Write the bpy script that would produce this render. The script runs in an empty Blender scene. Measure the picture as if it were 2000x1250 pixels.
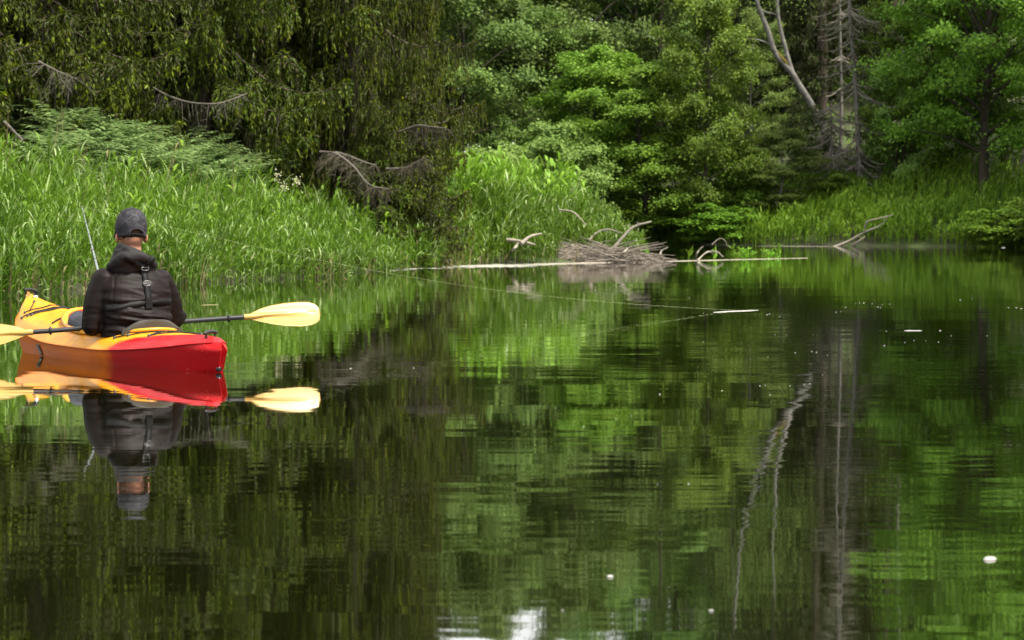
import bpy, bmesh, math, random
import numpy as np
from mathutils import Vector, Matrix, noise as mnoise
from mathutils.bvhtree import BVHTree

SC = bpy.context.scene
COL = SC.collection
R = math.radians
# ------------------------------------------------------------------ camera
F = 85.0 / 36.0 * 2000.0            # focal length in photograph pixels
CAM_H = 0.9
PITCH = math.atan(198.0 / F)
cam_d = bpy.data.cameras.new('camera')
cam = bpy.data.objects.new('camera', cam_d)
COL.objects.link(cam)
cam.location = (0, 0, CAM_H)
cam.rotation_euler = (math.pi / 2 - PITCH, 0, 0)
cam_d.lens = 85.0
cam_d.sensor_width = 36.0
cam_d.clip_start = 0.1
cam_d.clip_end = 2000
cam_d.dof.use_dof = True
cam_d.dof.focus_distance = 15.2
cam_d.dof.aperture_fstop = 7.5
SC.camera = cam
# ------------------------------------------------------------------ sky and sun
SUN_EL, SUN_AZ = 58.0, 122.0        # azimuth clockwise from +Y: high on the right, a little behind the camera
world = bpy.data.worlds.new('World')
SC.world = world
world.use_nodes = True
nt = world.node_tree
nt.nodes.clear()
sky = nt.nodes.new('ShaderNodeTexSky')
sky.sky_type = 'NISHITA'
sky.sun_disc = False
sky.sun_elevation = R(SUN_EL)
sky.sun_rotation = R(SUN_AZ)
sky.dust_density = 4.0
sky.air_density = 1.0
sky.ozone_density = 1.0
mixw = nt.nodes.new('ShaderNodeMix')
mixw.data_type = 'RGBA'
mixw.inputs[0].default_value = 0.62
mixw.inputs[7].default_value = (10.6, 10.3, 9.7, 1)   # even cloud cover
bg = nt.nodes.new('ShaderNodeBackground')
bg.inputs[1].default_value = 0.115
outw = nt.nodes.new('ShaderNodeOutputWorld')
nt.links.new(sky.outputs[0], mixw.inputs[6])
nt.links.new(mixw.outputs[2], bg.inputs[0])
nt.links.new(bg.outputs[0], outw.inputs[0])
sun_d = bpy.data.lights.new('sun', 'SUN')
sun_d.energy = 4.9
sun_d.angle = R(11)
sun_d.color = (1.0, 0.94, 0.82)
sun = bpy.data.objects.new('sun', sun_d)
COL.objects.link(sun)
_sd = Vector((math.sin(R(SUN_AZ)) * math.cos(R(SUN_EL)), math.cos(R(SUN_AZ)) * math.cos(R(SUN_EL)), math.sin(R(SUN_EL))))
sun.rotation_euler = _sd.to_track_quat('Z', 'Y').to_euler()
sun.location = _sd * 60
SC.view_settings.view_transform = 'Standard'
SC.view_settings.look = 'None'
SC.view_settings.exposure = 1.0
SC.view_settings.gamma = 1.0
SC.view_settings.use_curve_mapping = False
try:
    SC.render.engine = 'CYCLES'
    SC.cycles.max_bounces = 7
    SC.cycles.diffuse_bounces = 3
    SC.cycles.glossy_bounces = 3
    SC.cycles.transmission_bounces = 3
    SC.cycles.transparent_max_bounces = 6
    SC.cycles.use_denoising = True
    SC.cycles.sample_clamp_indirect = 6
except Exception:
    pass


def at(px, py, Y):
    """world point at depth Y seen at photograph pixel (px, py)"""
    u, v = (px - 1000.0) / F, (625.0 - py) / F
    c, s = math.cos(PITCH), math.sin(PITCH)
    t = Y / (c + v * s)
    return Vector((u * t, Y, CAM_H + t * (v * c - s)))


def on_water(px, py):
    u, v = (px - 1000.0) / F, (625.0 - py) / F
    c, s = math.cos(PITCH), math.sin(PITCH)
    t = CAM_H / (s - v * c)
    return Vector((u * t, t * (c + v * s), 0.0))


# ------------------------------------------------------------------ mesh helpers
class MB:
    """collects vertices and faces (numpy) and links them as one mesh object"""
    def __init__(self):
        self.v, self.q, self.t, self.n = [], [], [], 0

    def add(self, v, quads=None, tris=None):
        v = np.asarray(v, dtype=np.float32).reshape(-1, 3)
        if quads is not None and len(quads):
            self.q.append(np.asarray(quads, dtype=np.int64).reshape(-1, 4) + self.n)
        if tris is not None and len(tris):
            self.t.append(np.asarray(tris, dtype=np.int64).reshape(-1, 3) + self.n)
        self.v.append(v)
        self.n += len(v)

    def mesh(self, name, mats, smooth=True):
        m = bpy.data.meshes.new(name)
        v = np.concatenate(self.v) if self.v else np.zeros((0, 3), np.float32)
        q = np.concatenate(self.q) if self.q else np.zeros((0, 4), np.int64)
        t = np.concatenate(self.t) if self.t else np.zeros((0, 3), np.int64)
        m.vertices.add(len(v))
        m.vertices.foreach_set('co', v.ravel())
        nl = len(q) * 4 + len(t) * 3
        m.loops.add(nl)
        m.polygons.add(len(q) + len(t))
        m.loops.foreach_set('vertex_index', np.concatenate([q.ravel(), t.ravel()]).astype(np.int32))
        starts = np.concatenate([np.arange(len(q)) * 4, len(q) * 4 + np.arange(len(t)) * 3]).astype(np.int32)
        m.polygons.foreach_set('loop_start', starts)
        m.polygons.foreach_set('use_smooth', np.full(len(q) + len(t), smooth, dtype=bool))
        for mm in (mats if isinstance(mats, (list, tuple)) else [mats]):
            m.materials.append(mm)
        m.update(calc_edges=True)
        m.validate()
        return m

    def build(self, name, mats, parent=None, smooth=True):
        return link(name, self.mesh(name, mats, smooth), parent)


def link(name, mesh, parent=None):
    o = bpy.data.objects.new(name, mesh)
    COL.objects.link(o)
    if parent is not None:
        o.parent = parent
    return o


def tag(o, label=None, cat=None, group=None, kind=None):
    if label:
        o['label'] = label
    if cat:
        o['category'] = cat
    if group:
        o['group'] = group
    if kind:
        o['kind'] = kind
    return o


def empty(name, loc=(0, 0, 0), rz=0.0):
    o = bpy.data.objects.new(name, None)
    COL.objects.link(o)
    o.location = loc
    o.rotation_euler = (0, 0, rz)
    o.empty_display_size = 0.2
    return o


def copy_tree(o, parent=None):
    c = o.copy()
    COL.objects.link(c)
    if parent is not None:
        c.parent = parent
    for ch in list(o.children):
        copy_tree(ch, c)
    return c


def norm(a):
    return a / np.maximum(np.linalg.norm(a, axis=-1, keepdims=True), 1e-9)


def tubes(mb, P, Rr, sides=5, cap=False):
    """P (N,K,3) polylines, Rr (N,K) radii"""
    P = np.asarray(P, float)
    Rr = np.asarray(Rr, float)
    if P.ndim == 2:
        P, Rr = P[None], Rr[None]
    N, K, _ = P.shape
    T = np.gradient(P, axis=1)
    T = norm(T)
    mean = norm(P[:, -1] - P[:, 0] + 1e-6)
    ref = np.where(np.abs(mean[:, 2:3]) > 0.8, np.array([[1.0, 0, 0]]), np.array([[0, 0, 1.0]]))
    A = norm(np.cross(T, ref[:, None, :]))
    B = np.cross(T, A)
    th = np.arange(sides) / sides * 2 * np.pi
    V = P[:, :, None, :] + Rr[:, :, None, None] * (A[:, :, None, :] * np.cos(th)[None, None, :, None] + B[:, :, None, :] * np.sin(th)[None, None, :, None])
    idx = np.arange(N * K * sides).reshape(N, K, sides)
    a = idx[:, :-1, :]
    b = idx[:, 1:, :]
    q = np.stack([a, np.roll(a, -1, 2), np.roll(b, -1, 2), b], -1)
    mb.add(V, q)
    if cap:
        base = mb.n
        for n in range(N):
            for k in (0, K - 1):
                ring = V[n, k]
                c = ring.mean(0)
                i = np.arange(sides) + 1
                tr = np.stack([np.zeros(sides, int), i, np.roll(i, -1)], -1)
                mb.add(np.vstack([c[None], ring]), None, tr)


def ribbons(mb, P, W, D):
    """P (N,K,3) centre lines, W (N,K) half widths, D (N,3) or (N,K,3) width directions"""
    N, K, _ = P.shape
    if D.ndim == 2:
        D = np.repeat(D[:, None, :], K, 1)
    V = np.stack([P - D * W[..., None], P + D * W[..., None]], 2)
    idx = np.arange(N * K * 2).reshape(N, K, 2)
    q = np.stack([idx[:, :-1, 0], idx[:, :-1, 1], idx[:, 1:, 1], idx[:, 1:, 0]], -1)
    mb.add(V, q)


def leaf_quads(mb, C, A, Nrm, L, W, fold=0.18):
    """rhombic folded leaves: C base (N,3), A axis, Nrm normal, L length (N,), W width (N,)"""
    S = np.cross(Nrm, A)
    L = L[:, None]
    W = W[:, None]
    mid = C + A * L * 0.45 
    up = Nrm * W * fold
    V = np.stack([C, mid - S * W * 0.5 + up, C + A * L, mid + S * W * 0.5 + up], 1)
    n = len(C)
    mb.add(V, np.arange(n * 4).reshape(n, 4))


def rand_unit(rng, n):
    return norm(rng.normal(size=(n, 3)))


def interp(x, xp, fp):
    """smooth (monotone-ish cubic) interpolation"""
    xp = np.asarray(xp, float)
    fp = np.asarray(fp, float)
    x = np.clip(np.asarray(x, float), xp[0], xp[-1])
    m = np.gradient(fp, xp)
    i = np.clip(np.searchsorted(xp, x, side='right') - 1, 0, len(xp) - 2)
    h = xp[i + 1] - xp[i]
    t = (x - xp[i]) / h
    h00 = 2 * t ** 3 - 3 * t ** 2 + 1
    h10 = t ** 3 - 2 * t ** 2 + t
    h01 = -2 * t ** 3 + 3 * t ** 2
    h11 = t ** 3 - t ** 2
    return h00 * fp[i] + h10 * h * m[i] + h01 * fp[i + 1] + h11 * h * m[i + 1]


# ------------------------------------------------------------------ materials
def new_mat(name):
    m = bpy.data.materials.new(name)
    m.use_nodes = True
    n = m.node_tree.nodes
    return m, n, m.node_tree.links, n['Principled BSDF'], n['Material Output']


def plain(name, col, rough=0.6, spec=0.5, metal=0.0, var=0.25, scale=8.0, bump=0.0, bscale=60.0, bdist=0.003, col2=None):
    m, n, l, p, o = new_mat(name)
    tc = n.new('ShaderNodeTexCoord')
    nz = n.new('ShaderNodeTexNoise')
    nz.inputs['Scale'].default_value = scale
    nz.inputs['Detail'].default_value = 5
    l.new(tc.outputs['Object'], nz.inputs['Vector'])
    rp = n.new('ShaderNodeMapRange')
    rp.inputs[1].default_value = 0.3
    rp.inputs[2].default_value = 0.7
    l.new(nz.outputs[0], rp.inputs[0])
    mx = n.new('ShaderNodeMix')
    mx.data_type = 'RGBA'
    c2 = col2 if col2 else tuple(c * (1 - var) for c in col)
    mx.inputs[6].default_value = (*c2, 1)
    mx.inputs[7].default_value = (*(col if col2 else tuple(min(1, c * (1 + var * 0.6)) for c in col)), 1)
    l.new(rp.outputs[0], mx.inputs[0])
    l.new(mx.outputs[2], p.inputs['Base Color'])
    p.inputs['Roughness'].default_value = rough
    p.inputs['Specular IOR Level'].default_value = spec
    p.inputs['Metallic'].default_value = metal
    if bump:
        b2 = n.new('ShaderNodeTexNoise')
        b2.inputs['Scale'].default_value = bscale
        b2.inputs['Detail'].default_value = 6
        l.new(tc.outputs['Object'], b2.inputs['Vector'])
        bp = n.new('ShaderNodeBump')
        bp.inputs['Strength'].default_value = bump
        bp.inputs['Distance'].default_value = bdist
        l.new(b2.outputs[0], bp.inputs['Height'])
        l.new(bp.outputs[0], p.inputs['Normal'])
    return m


def leafy(name, dark, light, odd=None, odd_amt=0.25, cscale=0.7, trans=0.35, rough=0.5, spec=0.22):
    """foliage: colour differs leaf by leaf, spray by spray and plant by plant"""
    m, n, l, p, o = new_mat(name)
    g = n.new('ShaderNodeNewGeometry')
    tc = n.new('ShaderNodeTexCoord')
    oi = n.new('ShaderNodeObjectInfo')
    nz = n.new('ShaderNodeTexNoise')
    nz.inputs['Scale'].default_value = cscale
    nz.inputs['Detail'].default_value = 3
    l.new(tc.outputs['Object'], nz.inputs['Vector'])
    a = n.new('ShaderNodeMath')
    a.operation = 'MULTIPLY_ADD'
    l.new(g.outputs['Random Per Island'], a.inputs[0])
    a.inputs[1].default_value = 0.55
    mr = n.new('ShaderNodeMapRange')
    mr.inputs[1].default_value = 0.32
    mr.inputs[2].default_value = 0.68
    mr.inputs[3].default_value = 0.0
    mr.inputs[4].default_value = 0.45
    l.new(nz.outputs[0], mr.inputs[0])
    l.new(mr.outputs[0], a.inputs[2])
    mx = n.new('ShaderNodeMix')
    mx.data_type = 'RGBA'
    mx.inputs[6].default_value = (*dark, 1)
    mx.inputs[7].default_value = (*light, 1)
    l.new(a.outputs[0], mx.inputs[0])
    last = mx.outputs[2]
    if odd:
        gt = n.new('ShaderNodeMath')
        gt.operation = 'LESS_THAN'
        mult = n.new('ShaderNodeMath')
        mult.operation = 'MULTIPLY'
        mult.inputs[1].default_value = 7.13
        fr = n.new('ShaderNodeMath')
        fr.operation = 'FRACT'
        l.new(g.outputs['Random Per Island'], mult.inputs[0])
        l.new(mult.outputs[0], fr.inputs[0])
        l.new(fr.outputs[0], gt.inputs[0])
        gt.inputs[1].default_value = odd_amt
        m2 = n.new('ShaderNodeMix')
        m2.data_type = 'RGBA'
        l.new(gt.outputs[0], m2.inputs[0])
        l.new(last, m2.inputs[6])
        m2.inputs[7].default_value = (*odd, 1)
        last = m2.outputs[2]
    hs = n.new('ShaderNodeHueSaturation')
    hm = n.new('ShaderNodeMapRange')
    hm.inputs[3].default_value = 0.490
    hm.inputs[4].default_value = 0.516
    l.new(oi.outputs['Random'], hm.inputs[0])
    l.new(hm.outputs[0], hs.inputs['Hue'])
    vm = n.new('ShaderNodeMapRange')
    vm.inputs[3].default_value = 0.68
    vm.inputs[4].default_value = 1.3
    l.new(oi.outputs['Random'], vm.inputs[0])
    l.new(vm.outputs[0], hs.inputs['Value'])
    l.new(last, hs.inputs['Color'])
    l.new(hs.outputs[0], p.inputs['Base Color'])
    p.inputs['Roughness'].default_value = rough
    p.inputs['Specular IOR Level'].default_value = spec
    tr = n.new('ShaderNodeBsdfTranslucent')
    l.new(hs.outputs[0], tr.inputs['Color'])
    ms = n.new('ShaderNodeMixShader')
    ms.inputs[0].default_value = trans
    l.new(p.outputs[0], ms.inputs[1])
    l.new(tr.outputs[0], ms.inputs[2])
    l.new(ms.outputs[0], o.inputs[0])
    return m


M = {}
M['alder'] = leafy('alder_leaf', (0.052, 0.115, 0.010), (0.215, 0.345, 0.034))
M['cool_alder'] = leafy('cool_alder_leaf', (0.055, 0.110, 0.022), (0.205, 0.325, 0.065))  # bluer leaf colour puts distance haze into the rear alders
M['pale_leaf'] = leafy('pale_leaf', (0.085, 0.15, 0.025), (0.24, 0.34, 0.075))
M['bright_leaf'] = leafy('bright_leaf', (0.055, 0.115, 0.008), (0.165, 0.265, 0.022))
M['needle'] = leafy('spruce_needle', (0.010, 0.019, 0.001), (0.078, 0.108, 0.004), odd=(0.06, 0.048, 0.022), odd_amt=0.10, cscale=0.9, trans=0.15, rough=0.55)
M['needle_tip'] = leafy('spruce_new_growth', (0.070, 0.098, 0.005), (0.185, 0.215, 0.008), trans=0.3)
M['needle_far'] = leafy('far_spruce_needle', (0.020, 0.038, 0.006), (0.065, 0.10, 0.012), odd=(0.085, 0.078, 0.04), odd_amt=0.14, cscale=0.8, trans=0.12, rough=0.6)
M['dry_needle'] = leafy('dry_twig', (0.042, 0.036, 0.026), (0.105, 0.09, 0.066), trans=0.05, rough=0.8, spec=0.1)
M['reed'] = leafy('reed_leaf', (0.034, 0.076, 0.005), (0.150, 0.235, 0.020), odd=(0.30, 0.37, 0.15), odd_amt=0.10, cscale=0.6, trans=0.4, rough=0.4)
M['weed'] = leafy('weed_leaf', (0.11, 0.26, 0.018), (0.28, 0.48, 0.045), cscale=0.6, trans=0.4)
M['straw'] = leafy('dry_reed', (0.13, 0.105, 0.045), (0.30, 0.25, 0.13), trans=0.2, rough=0.7)
M['far_grass'] = leafy('far_grass', (0.075, 0.15, 0.010), (0.225, 0.340, 0.026), cscale=0.25, trans=0.35)
M['fern'] = leafy('fern_frond', (0.14, 0.26, 0.07), (0.34, 0.48, 0.19), cscale=0.6, trans=0.35)
M['bark'] = plain('dark_bark', (0.055, 0.048, 0.036), 0.9, 0.2, scale=6, bump=0.8, bscale=25, bdist=0.02)
M['spruce_bark'] = plain('spruce_bark', (0.085, 0.07, 0.055), 0.9, 0.2, scale=6, bump=0.8, bscale=30, bdist=0.02)
M['dead_wood'] = plain('weathered_dead_wood', (0.155, 0.147, 0.135), 0.85, 0.2, scale=5, bump=0.6, bscale=40, bdist=0.01)
M['dead_brown'] = plain('brown_dead_twig', (0.20, 0.182, 0.15), 0.9, 0.1, scale=7)
M['birch'] = plain('birch_bark', (0.205, 0.20, 0.188), 0.85, 0.15, scale=5, col2=(0.075, 0.07, 0.062), bump=0.4, bscale=20, bdist=0.01)
M['grey_bough'] = plain('grey_dead_bough', (0.105, 0.095, 0.08), 0.85, 0.2, scale=7)
M['drift'] = plain('bleached_driftwood', (0.24, 0.215, 0.175), 0.85, 0.25, scale=9, bump=0.5, bscale=40, bdist=0.006)
M['brush'] = plain('matted_dead_reed', (0.19, 0.165, 0.135), 0.9, 0.2, var=0.45, scale=14)
M['foam'] = plain('pale_foam', (0.30, 0.30, 0.25), 0.7, 0.3, var=0.12, scale=20)
# ------------------------------------------------------------------ land shape
LEFT_SHORE = [(-26, -60), (-20, -20), (-15, 0), (-11, 12), (-8.0, 22), (-6.08, 28.7), (-5.3, 30.9), (-4.53, 33.2), (-3.41, 36.6), (-2.16, 42.5),
              (-0.99, 46.7), (0.51, 48.3), (2.1, 51.0), (2.9, 52.6), (2.7, 54.4), (1.2, 57), (-2, 60), (-8, 62), (-20, 64), (-60, 66), (-400, 66), (-400, -60)]
FAR_SHORE = [(400, -60), (30, -60), (29, 0), (28, 30), (26, 52), (21.5, 67), (18.5, 73.5), (16.2, 76.2), (13.5, 78.5), (10.8, 80), (8, 82), (5.2, 85), (2, 84), (-3, 80),
             (-10, 77), (-25, 76), (-60, 78), (-400, 80), (-400, 900), (400, 900)]


def sdist(poly, x, y):
    """signed distance, positive inside the polygon"""
    P = np.asarray(poly, float)
    Q = np.roll(P, -1, 0)
    d = np.full(x.shape, 1e9)
    ins = np.zeros(x.shape, bool)
    for (ax, ay), (bx, by) in zip(P, Q):
        ex, ey = bx - ax, by - ay
        t = np.clip(((x - ax) * ex + (y - ay) * ey) / (ex * ex + ey * ey), 0, 1)
        d = np.minimum(d, np.hypot(x - ax - t * ex, y - ay - t * ey))
        c = ((ay > y) != (by > y))
        with np.errstate(divide='ignore', invalid='ignore'):
            xi = (bx - ax) * (y - ay) / (by - ay + 1e-12) + ax
        ins ^= c & (x < xi)
    return np.where(ins, d, -d)


def wob(x, y, s):
    return np.sin(x * 1.3 / s + 1.7 * np.sin(y * 0.7 / s)) * np.sin(y * 1.1 / s + 0.5 + np.sin(x * 0.6 / s))


def ground_h(x, y):
    x = np.asarray(x, float)
    y = np.asarray(y, float)
    dl = sdist(LEFT_SHORE, x, y) + 0.25 * wob(x, y, 0.9)
    df = sdist(FAR_SHORE, x, y) + 0.35 * wob(x, y, 1.3)

    def bank(d):
        return np.where(d < 0, np.maximum(-1.4, d * 0.55), 0.16 * (1 - np.exp(-np.maximum(d, 0) / 0.35)))
    zl = bank(dl) + np.clip(dl - 0.8, 0, None) * 0.115 + np.clip(dl - 12, 0, 40) * 0.10 + (np.clip(dl - 1.2, 0, 3) * 0.27 + np.clip(dl - 4.2, 0, 6) * 0.05) * np.clip((-1.2 - x) / 3, 0, 1)
    rise = np.clip((x - 2) / 10, 0, 1)
    zf = bank(df) + np.clip(df - 0.6, 0, 12) * (0.10 + 0.15 * rise) + (0.30 + 0.22 * wob(x, y, 1.1)) * np.clip((df - 0.3) / 1.2, 0, 1) * rise + np.clip(df - 11, 0, 60) * (0.06 + 0.34 * rise)
    z = np.where(dl > df, zl, zf)
    return z + 0.10 * wob(x, y, 2.2) * np.clip(np.maximum(dl, df) - 1, 0, 1)


def gz(x, y):
    return float(ground_h(np.array([x]), np.array([y]))[0])


def axis(*segs):
    out = []
    for a, b, st in segs:
        out.append(np.arange(a, b, st))
    return np.concatenate(out + [np.array([segs[-1][1]])])


gx = axis((-400, -60, 20), (-60, -20, 4), (-20, 34, 0.5), (34, 70, 4), (70, 400, 20))
gy = axis((-60, 20, 4), (20, 100, 0.5), (100, 160, 3), (160, 900, 30))
GX, GY = np.meshgrid(gx, gy)
GZ = ground_h(GX, GY)
mb = MB()
ii = np.arange(GX.size).reshape(GX.shape)
mb.add(np.stack([GX, GY, GZ], -1), np.stack([ii[:-1, :-1], ii[:-1, 1:], ii[1:, 1:], ii[1:, :-1]], -1))
m, n, l, p, o = new_mat('forest_floor')
geo = n.new('ShaderNodeNewGeometry')
nz = n.new('ShaderNodeTexNoise')
nz.inputs['Scale'].default_value = 0.9
nz.inputs['Detail'].default_value = 8
l.new(geo.outputs['Position'], nz.inputs['Vector'])
cr = n.new('ShaderNodeValToRGB')
cr.color_ramp.elements[0].position = 0.35
cr.color_ramp.elements[0].color = (0.030, 0.024, 0.014, 1)
cr.color_ramp.elements[1].position = 0.65
cr.color_ramp.elements[1].color = (0.055, 0.085, 0.020, 1)
l.new(nz.outputs[0], cr.inputs[0])
l.new(cr.outputs[0], p.inputs['Base Color'])
p.inputs['Roughness'].default_value = 0.95
bp = n.new('ShaderNodeBump')
bp.inputs['Distance'].default_value = 0.15
l.new(nz.outputs[0], bp.inputs['Height'])
l.new(bp.outputs[0], p.inputs['Normal'])
g_o = mb.build('ground', m)
tag(g_o, kind='structure')

# ------------------------------------------------------------------ river
m, n, l, p, o = new_mat('river_water')
geo = n.new('ShaderNodeNewGeometry')


def wave_noise(sx, sy, rot, detail=2.0):
    mp = n.new('ShaderNodeMapping')
    mp.inputs['Scale'].default_value = (sx, sy, 1)
    mp.inputs['Rotation'].default_value = (0, 0, R(rot))
    l.new(geo.outputs['Position'], mp.inputs['Vector'])
    t = n.new('ShaderNodeTexNoise')
    t.inputs['Scale'].default_value = 1
    t.inputs['Detail'].default_value = detail
    l.new(mp.outputs[0], t.inputs['Vector'])
    return t.outputs[0]


def math_node(op, a, b):
    q = n.new('ShaderNodeMath')
    q.operation = op
    for i, v in enumerate((a, b)):
        if isinstance(v, (int, float)):
            q.inputs[i].default_value = v
        else:
            l.new(v, q.inputs[i])
    return q.outputs[0]


W_TINY, W_FINE, W_MID, W_SWELL = 0.00025, 0.0012, 0.0026, 0.003
patch = n.new('ShaderNodeMapRange')
patch.inputs[1].default_value = 0.38
patch.inputs[2].default_value = 0.66
patch.inputs[3].default_value = 0.22
patch.inputs[4].default_value = 1.0
l.new(wave_noise(0.10, 0.16, 35, 3), patch.inputs[0])
h = math_node('MULTIPLY', wave_noise(1.4, 5.0, 37, 2.5), W_FINE)
h = math_node('ADD', h, math_node('MULTIPLY', wave_noise(4.0, 12.0, -31, 2.0), W_TINY))
h = math_node('ADD', h, math_node('MULTIPLY', wave_noise(0.6, 2.1, 58, 2.5), W_MID))
h = math_node('MULTIPLY', h, patch.outputs[0])
h = math_node('ADD', h, math_node('MULTIPLY', wave_noise(0.25, 0.6, 24, 2), W_SWELL))
bp = n.new('ShaderNodeBump')
bp.inputs['Strength'].default_value = 1.0
bp.inputs['Distance'].default_value = 1.0
if 'Filter Width' in bp.inputs:
    bp.inputs['Filter Width'].default_value = 0.05
l.new(h, bp.inputs['Height'])
l.new(bp.outputs[0], p.inputs['Normal'])
l.new(bp.outputs[0], p.inputs['Coat Normal'])
p.inputs['Coat Weight'].default_value = 0.85
p.inputs['Coat Roughness'].default_value = 0.02
p.inputs['Coat IOR'].default_value = 1.333
p.inputs['Base Color'].default_value = (0.0045, 0.0055, 0.0012, 1)
p.inputs['Roughness'].default_value = 0.022
p.inputs['IOR'].default_value = 1.37
mb = MB()
wx = axis((-400, -40, 40), (-40, 40, 8), (40, 400, 40))
wy = axis((-60, 100, 8), (100, 900, 50))
WX, WY = np.meshgrid(wx, wy)
ii = np.arange(WX.size).reshape(WX.shape)
mb.add(np.stack([WX, WY, WX * 0], -1), np.stack([ii[:-1, :-1], ii[:-1, 1:], ii[1:, 1:], ii[1:, :-1]], -1))
tag(mb.build('river_water', m), kind='structure')


# ------------------------------------------------------------------ tree builders
def bez(p0, p1, p2, k):
    """quadratic curves, p* (N,3) -> (N,k,3)"""
    t = np.linspace(0, 1, k)[None, :, None]
    return p0[:, None] * (1 - t) ** 2 + 2 * p1[:, None] * t * (1 - t) + p2[:, None] * t * t


def deciduous(name, seed, H, Rad, low, n_limb, mat, bark, n_sub=7, n_leaf=42, leaf=0.085, clump=0.34, trunk_r=0.16, stems=1, lean=(0, 0), up=0.5, taper=0.75):
    rng = np.random.default_rng(seed)
    root = empty(name)
    tb, cb = MB(), MB()
    for s in range(stems):
        off = rng.normal(size=2) * (0.25 if stems > 1 else 0)
        spread = rng.normal(size=2) * (Rad * 0.35 if stems > 1 else 0.25)
        K = 9
        t = np.linspace(0, 1, K)
        Hs = H * (1 if s == 0 else rng.uniform(0.7, 0.95))
        tp = np.stack([off[0] + (spread[0] + lean[0]) * t ** 1.4 + 0.12 * np.sin(t * 7 + seed), off[1] + (spread[1] + lean[1]) * t ** 1.4 + 0.12 * np.cos(t * 6 + seed), t * Hs - 0.25], -1)
        tr = trunk_r * (1 - 0.9 * t) / (stems ** 0.5)
        tr[0] *= 1.3
        tubes(tb, tp, tr, 8)
        nl = max(3, n_limb // stems)
        u = (np.arange(nl) + rng.uniform(0, 1, nl)) / nl
        hz = low / H + (0.99 - low / H) * u
        p0 = np.stack([np.interp(hz, t, tp[:, i]) for i in range(3)], -1)
        az = np.arange(nl) * 2.39996 + rng.uniform(-0.5, 0.5, nl) + s
        prof = np.sin(np.pi * np.clip(0.22 + u * taper, 0, 1)) ** 0.75
        L = Rad * prof * rng.uniform(0.65, 1.15, nl) / (1.25 if stems > 1 else 1)
        el = up * rng.uniform(0.6, 1.3, nl) + 0.5 * u
        dh = np.stack([np.cos(az), np.sin(az)], -1)
        p2 = p0 + np.concatenate([dh * L[:, None], (L * np.tan(np.clip(el, 0, 1.05)) * 0.55)[:, None]], -1)
        p1 = p0 + np.concatenate([dh * (L * 0.45)[:, None], (L * np.tan(np.clip(el, 0, 1.05)) * 0.5)[:, None]], -1)
        LP = bez(p0, p1, p2, 6)
        lr = np.interp(hz, t, tr)[:, None] * 0.45 * np.linspace(1, 0.15, 6)[None]
        tubes(tb, LP, lr, 5)
        # side branches
        uu = rng.uniform(0.25, 1.0, (nl, n_sub))
        uu[:, 0] = 1.0
        f = uu * 5
        i0 = np.clip(f.astype(int), 0, 4)
        fr = (f - i0)[..., None]
        rows = np.arange(nl)[:, None]
        q0 = LP[rows, i0] * (1 - fr) + LP[rows, i0 + 1] * fr
        sgn = np.where(rng.uniform(size=(nl, n_sub)) < 0.5, -1, 1)
        a2 = az[:, None] + sgn * rng.uniform(0.4, 1.25, (nl, n_sub))
        a2[:, 0] = az
        l2 = L[:, None] * rng.uniform(0.22, 0.5, (nl, n_sub)) * (1.25 - 0.6 * uu)
        q2 = q0 + np.stack([np.cos(a2) * l2, np.sin(a2) * l2, l2 * rng.uniform(-0.15, 0.35, a2.shape)], -1)
        q1 = (q0 + q2) / 2 + np.array([0, 0, 0.06]) * l2[..., None]
        Q0, Q1, Q2 = q0.reshape(-1, 3), q1.reshape(-1, 3), q2.reshape(-1, 3)
        SP = bez(Q0, Q1, Q2, 4)
        tubes(tb, SP, np.repeat((0.012 * np.linspace(1, 0.3, 4))[None], len(SP), 0), 3)
        # leaf sprays: flat shelves along the side branches
        for tt, wgt in ((0.55, 1.3), (1.0, 1.7)):
            c = (Q0 * (1 - tt) ** 2 + 2 * Q1 * tt * (1 - tt) + Q2 * tt * tt)
            keep = rng.uniform(size=len(c)) < 0.9
            c = c[keep] + rng.normal(size=(keep.sum(), 3)) * np.array([0.1, 0.1, 0.06])
            k = int(n_leaf * wgt)
            sz = clump * rng.uniform(0.6, 1.25, len(c))
            g = rng.normal(size=(len(c), k, 3)) * (sz[:, None, None] * np.array([0.52, 0.52, 0.24]))
            g[..., 2] -= 0.35 * (g[..., 0] ** 2 + g[..., 1] ** 2) / np.maximum(sz[:, None], 0.1)
            pos = (c[:, None] + g).reshape(-1, 3)
            N = len(pos)
            outw_ = norm(pos * np.array([1, 1, 0]) + 1e-4)
            nr = norm(np.array([0, 0, 0.75]) + outw_ * 0.55 + rng.normal(size=(N, 3)) * 0.5)
            ax = rng.normal(size=(N, 3)) + np.array([0, 0, -0.35])
            ax = norm(ax - nr * (ax * nr).sum(-1, keepdims=True))
            ln = leaf * rng.uniform(0.5, 1.55, N)
            leaf_quads(cb, pos, ax, nr, ln, ln * rng.uniform(0.65, 0.9, N))
    tb.build('trunk', bark, root)
    cb.build('crown', mat, root, smooth=False)
    return root


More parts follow.
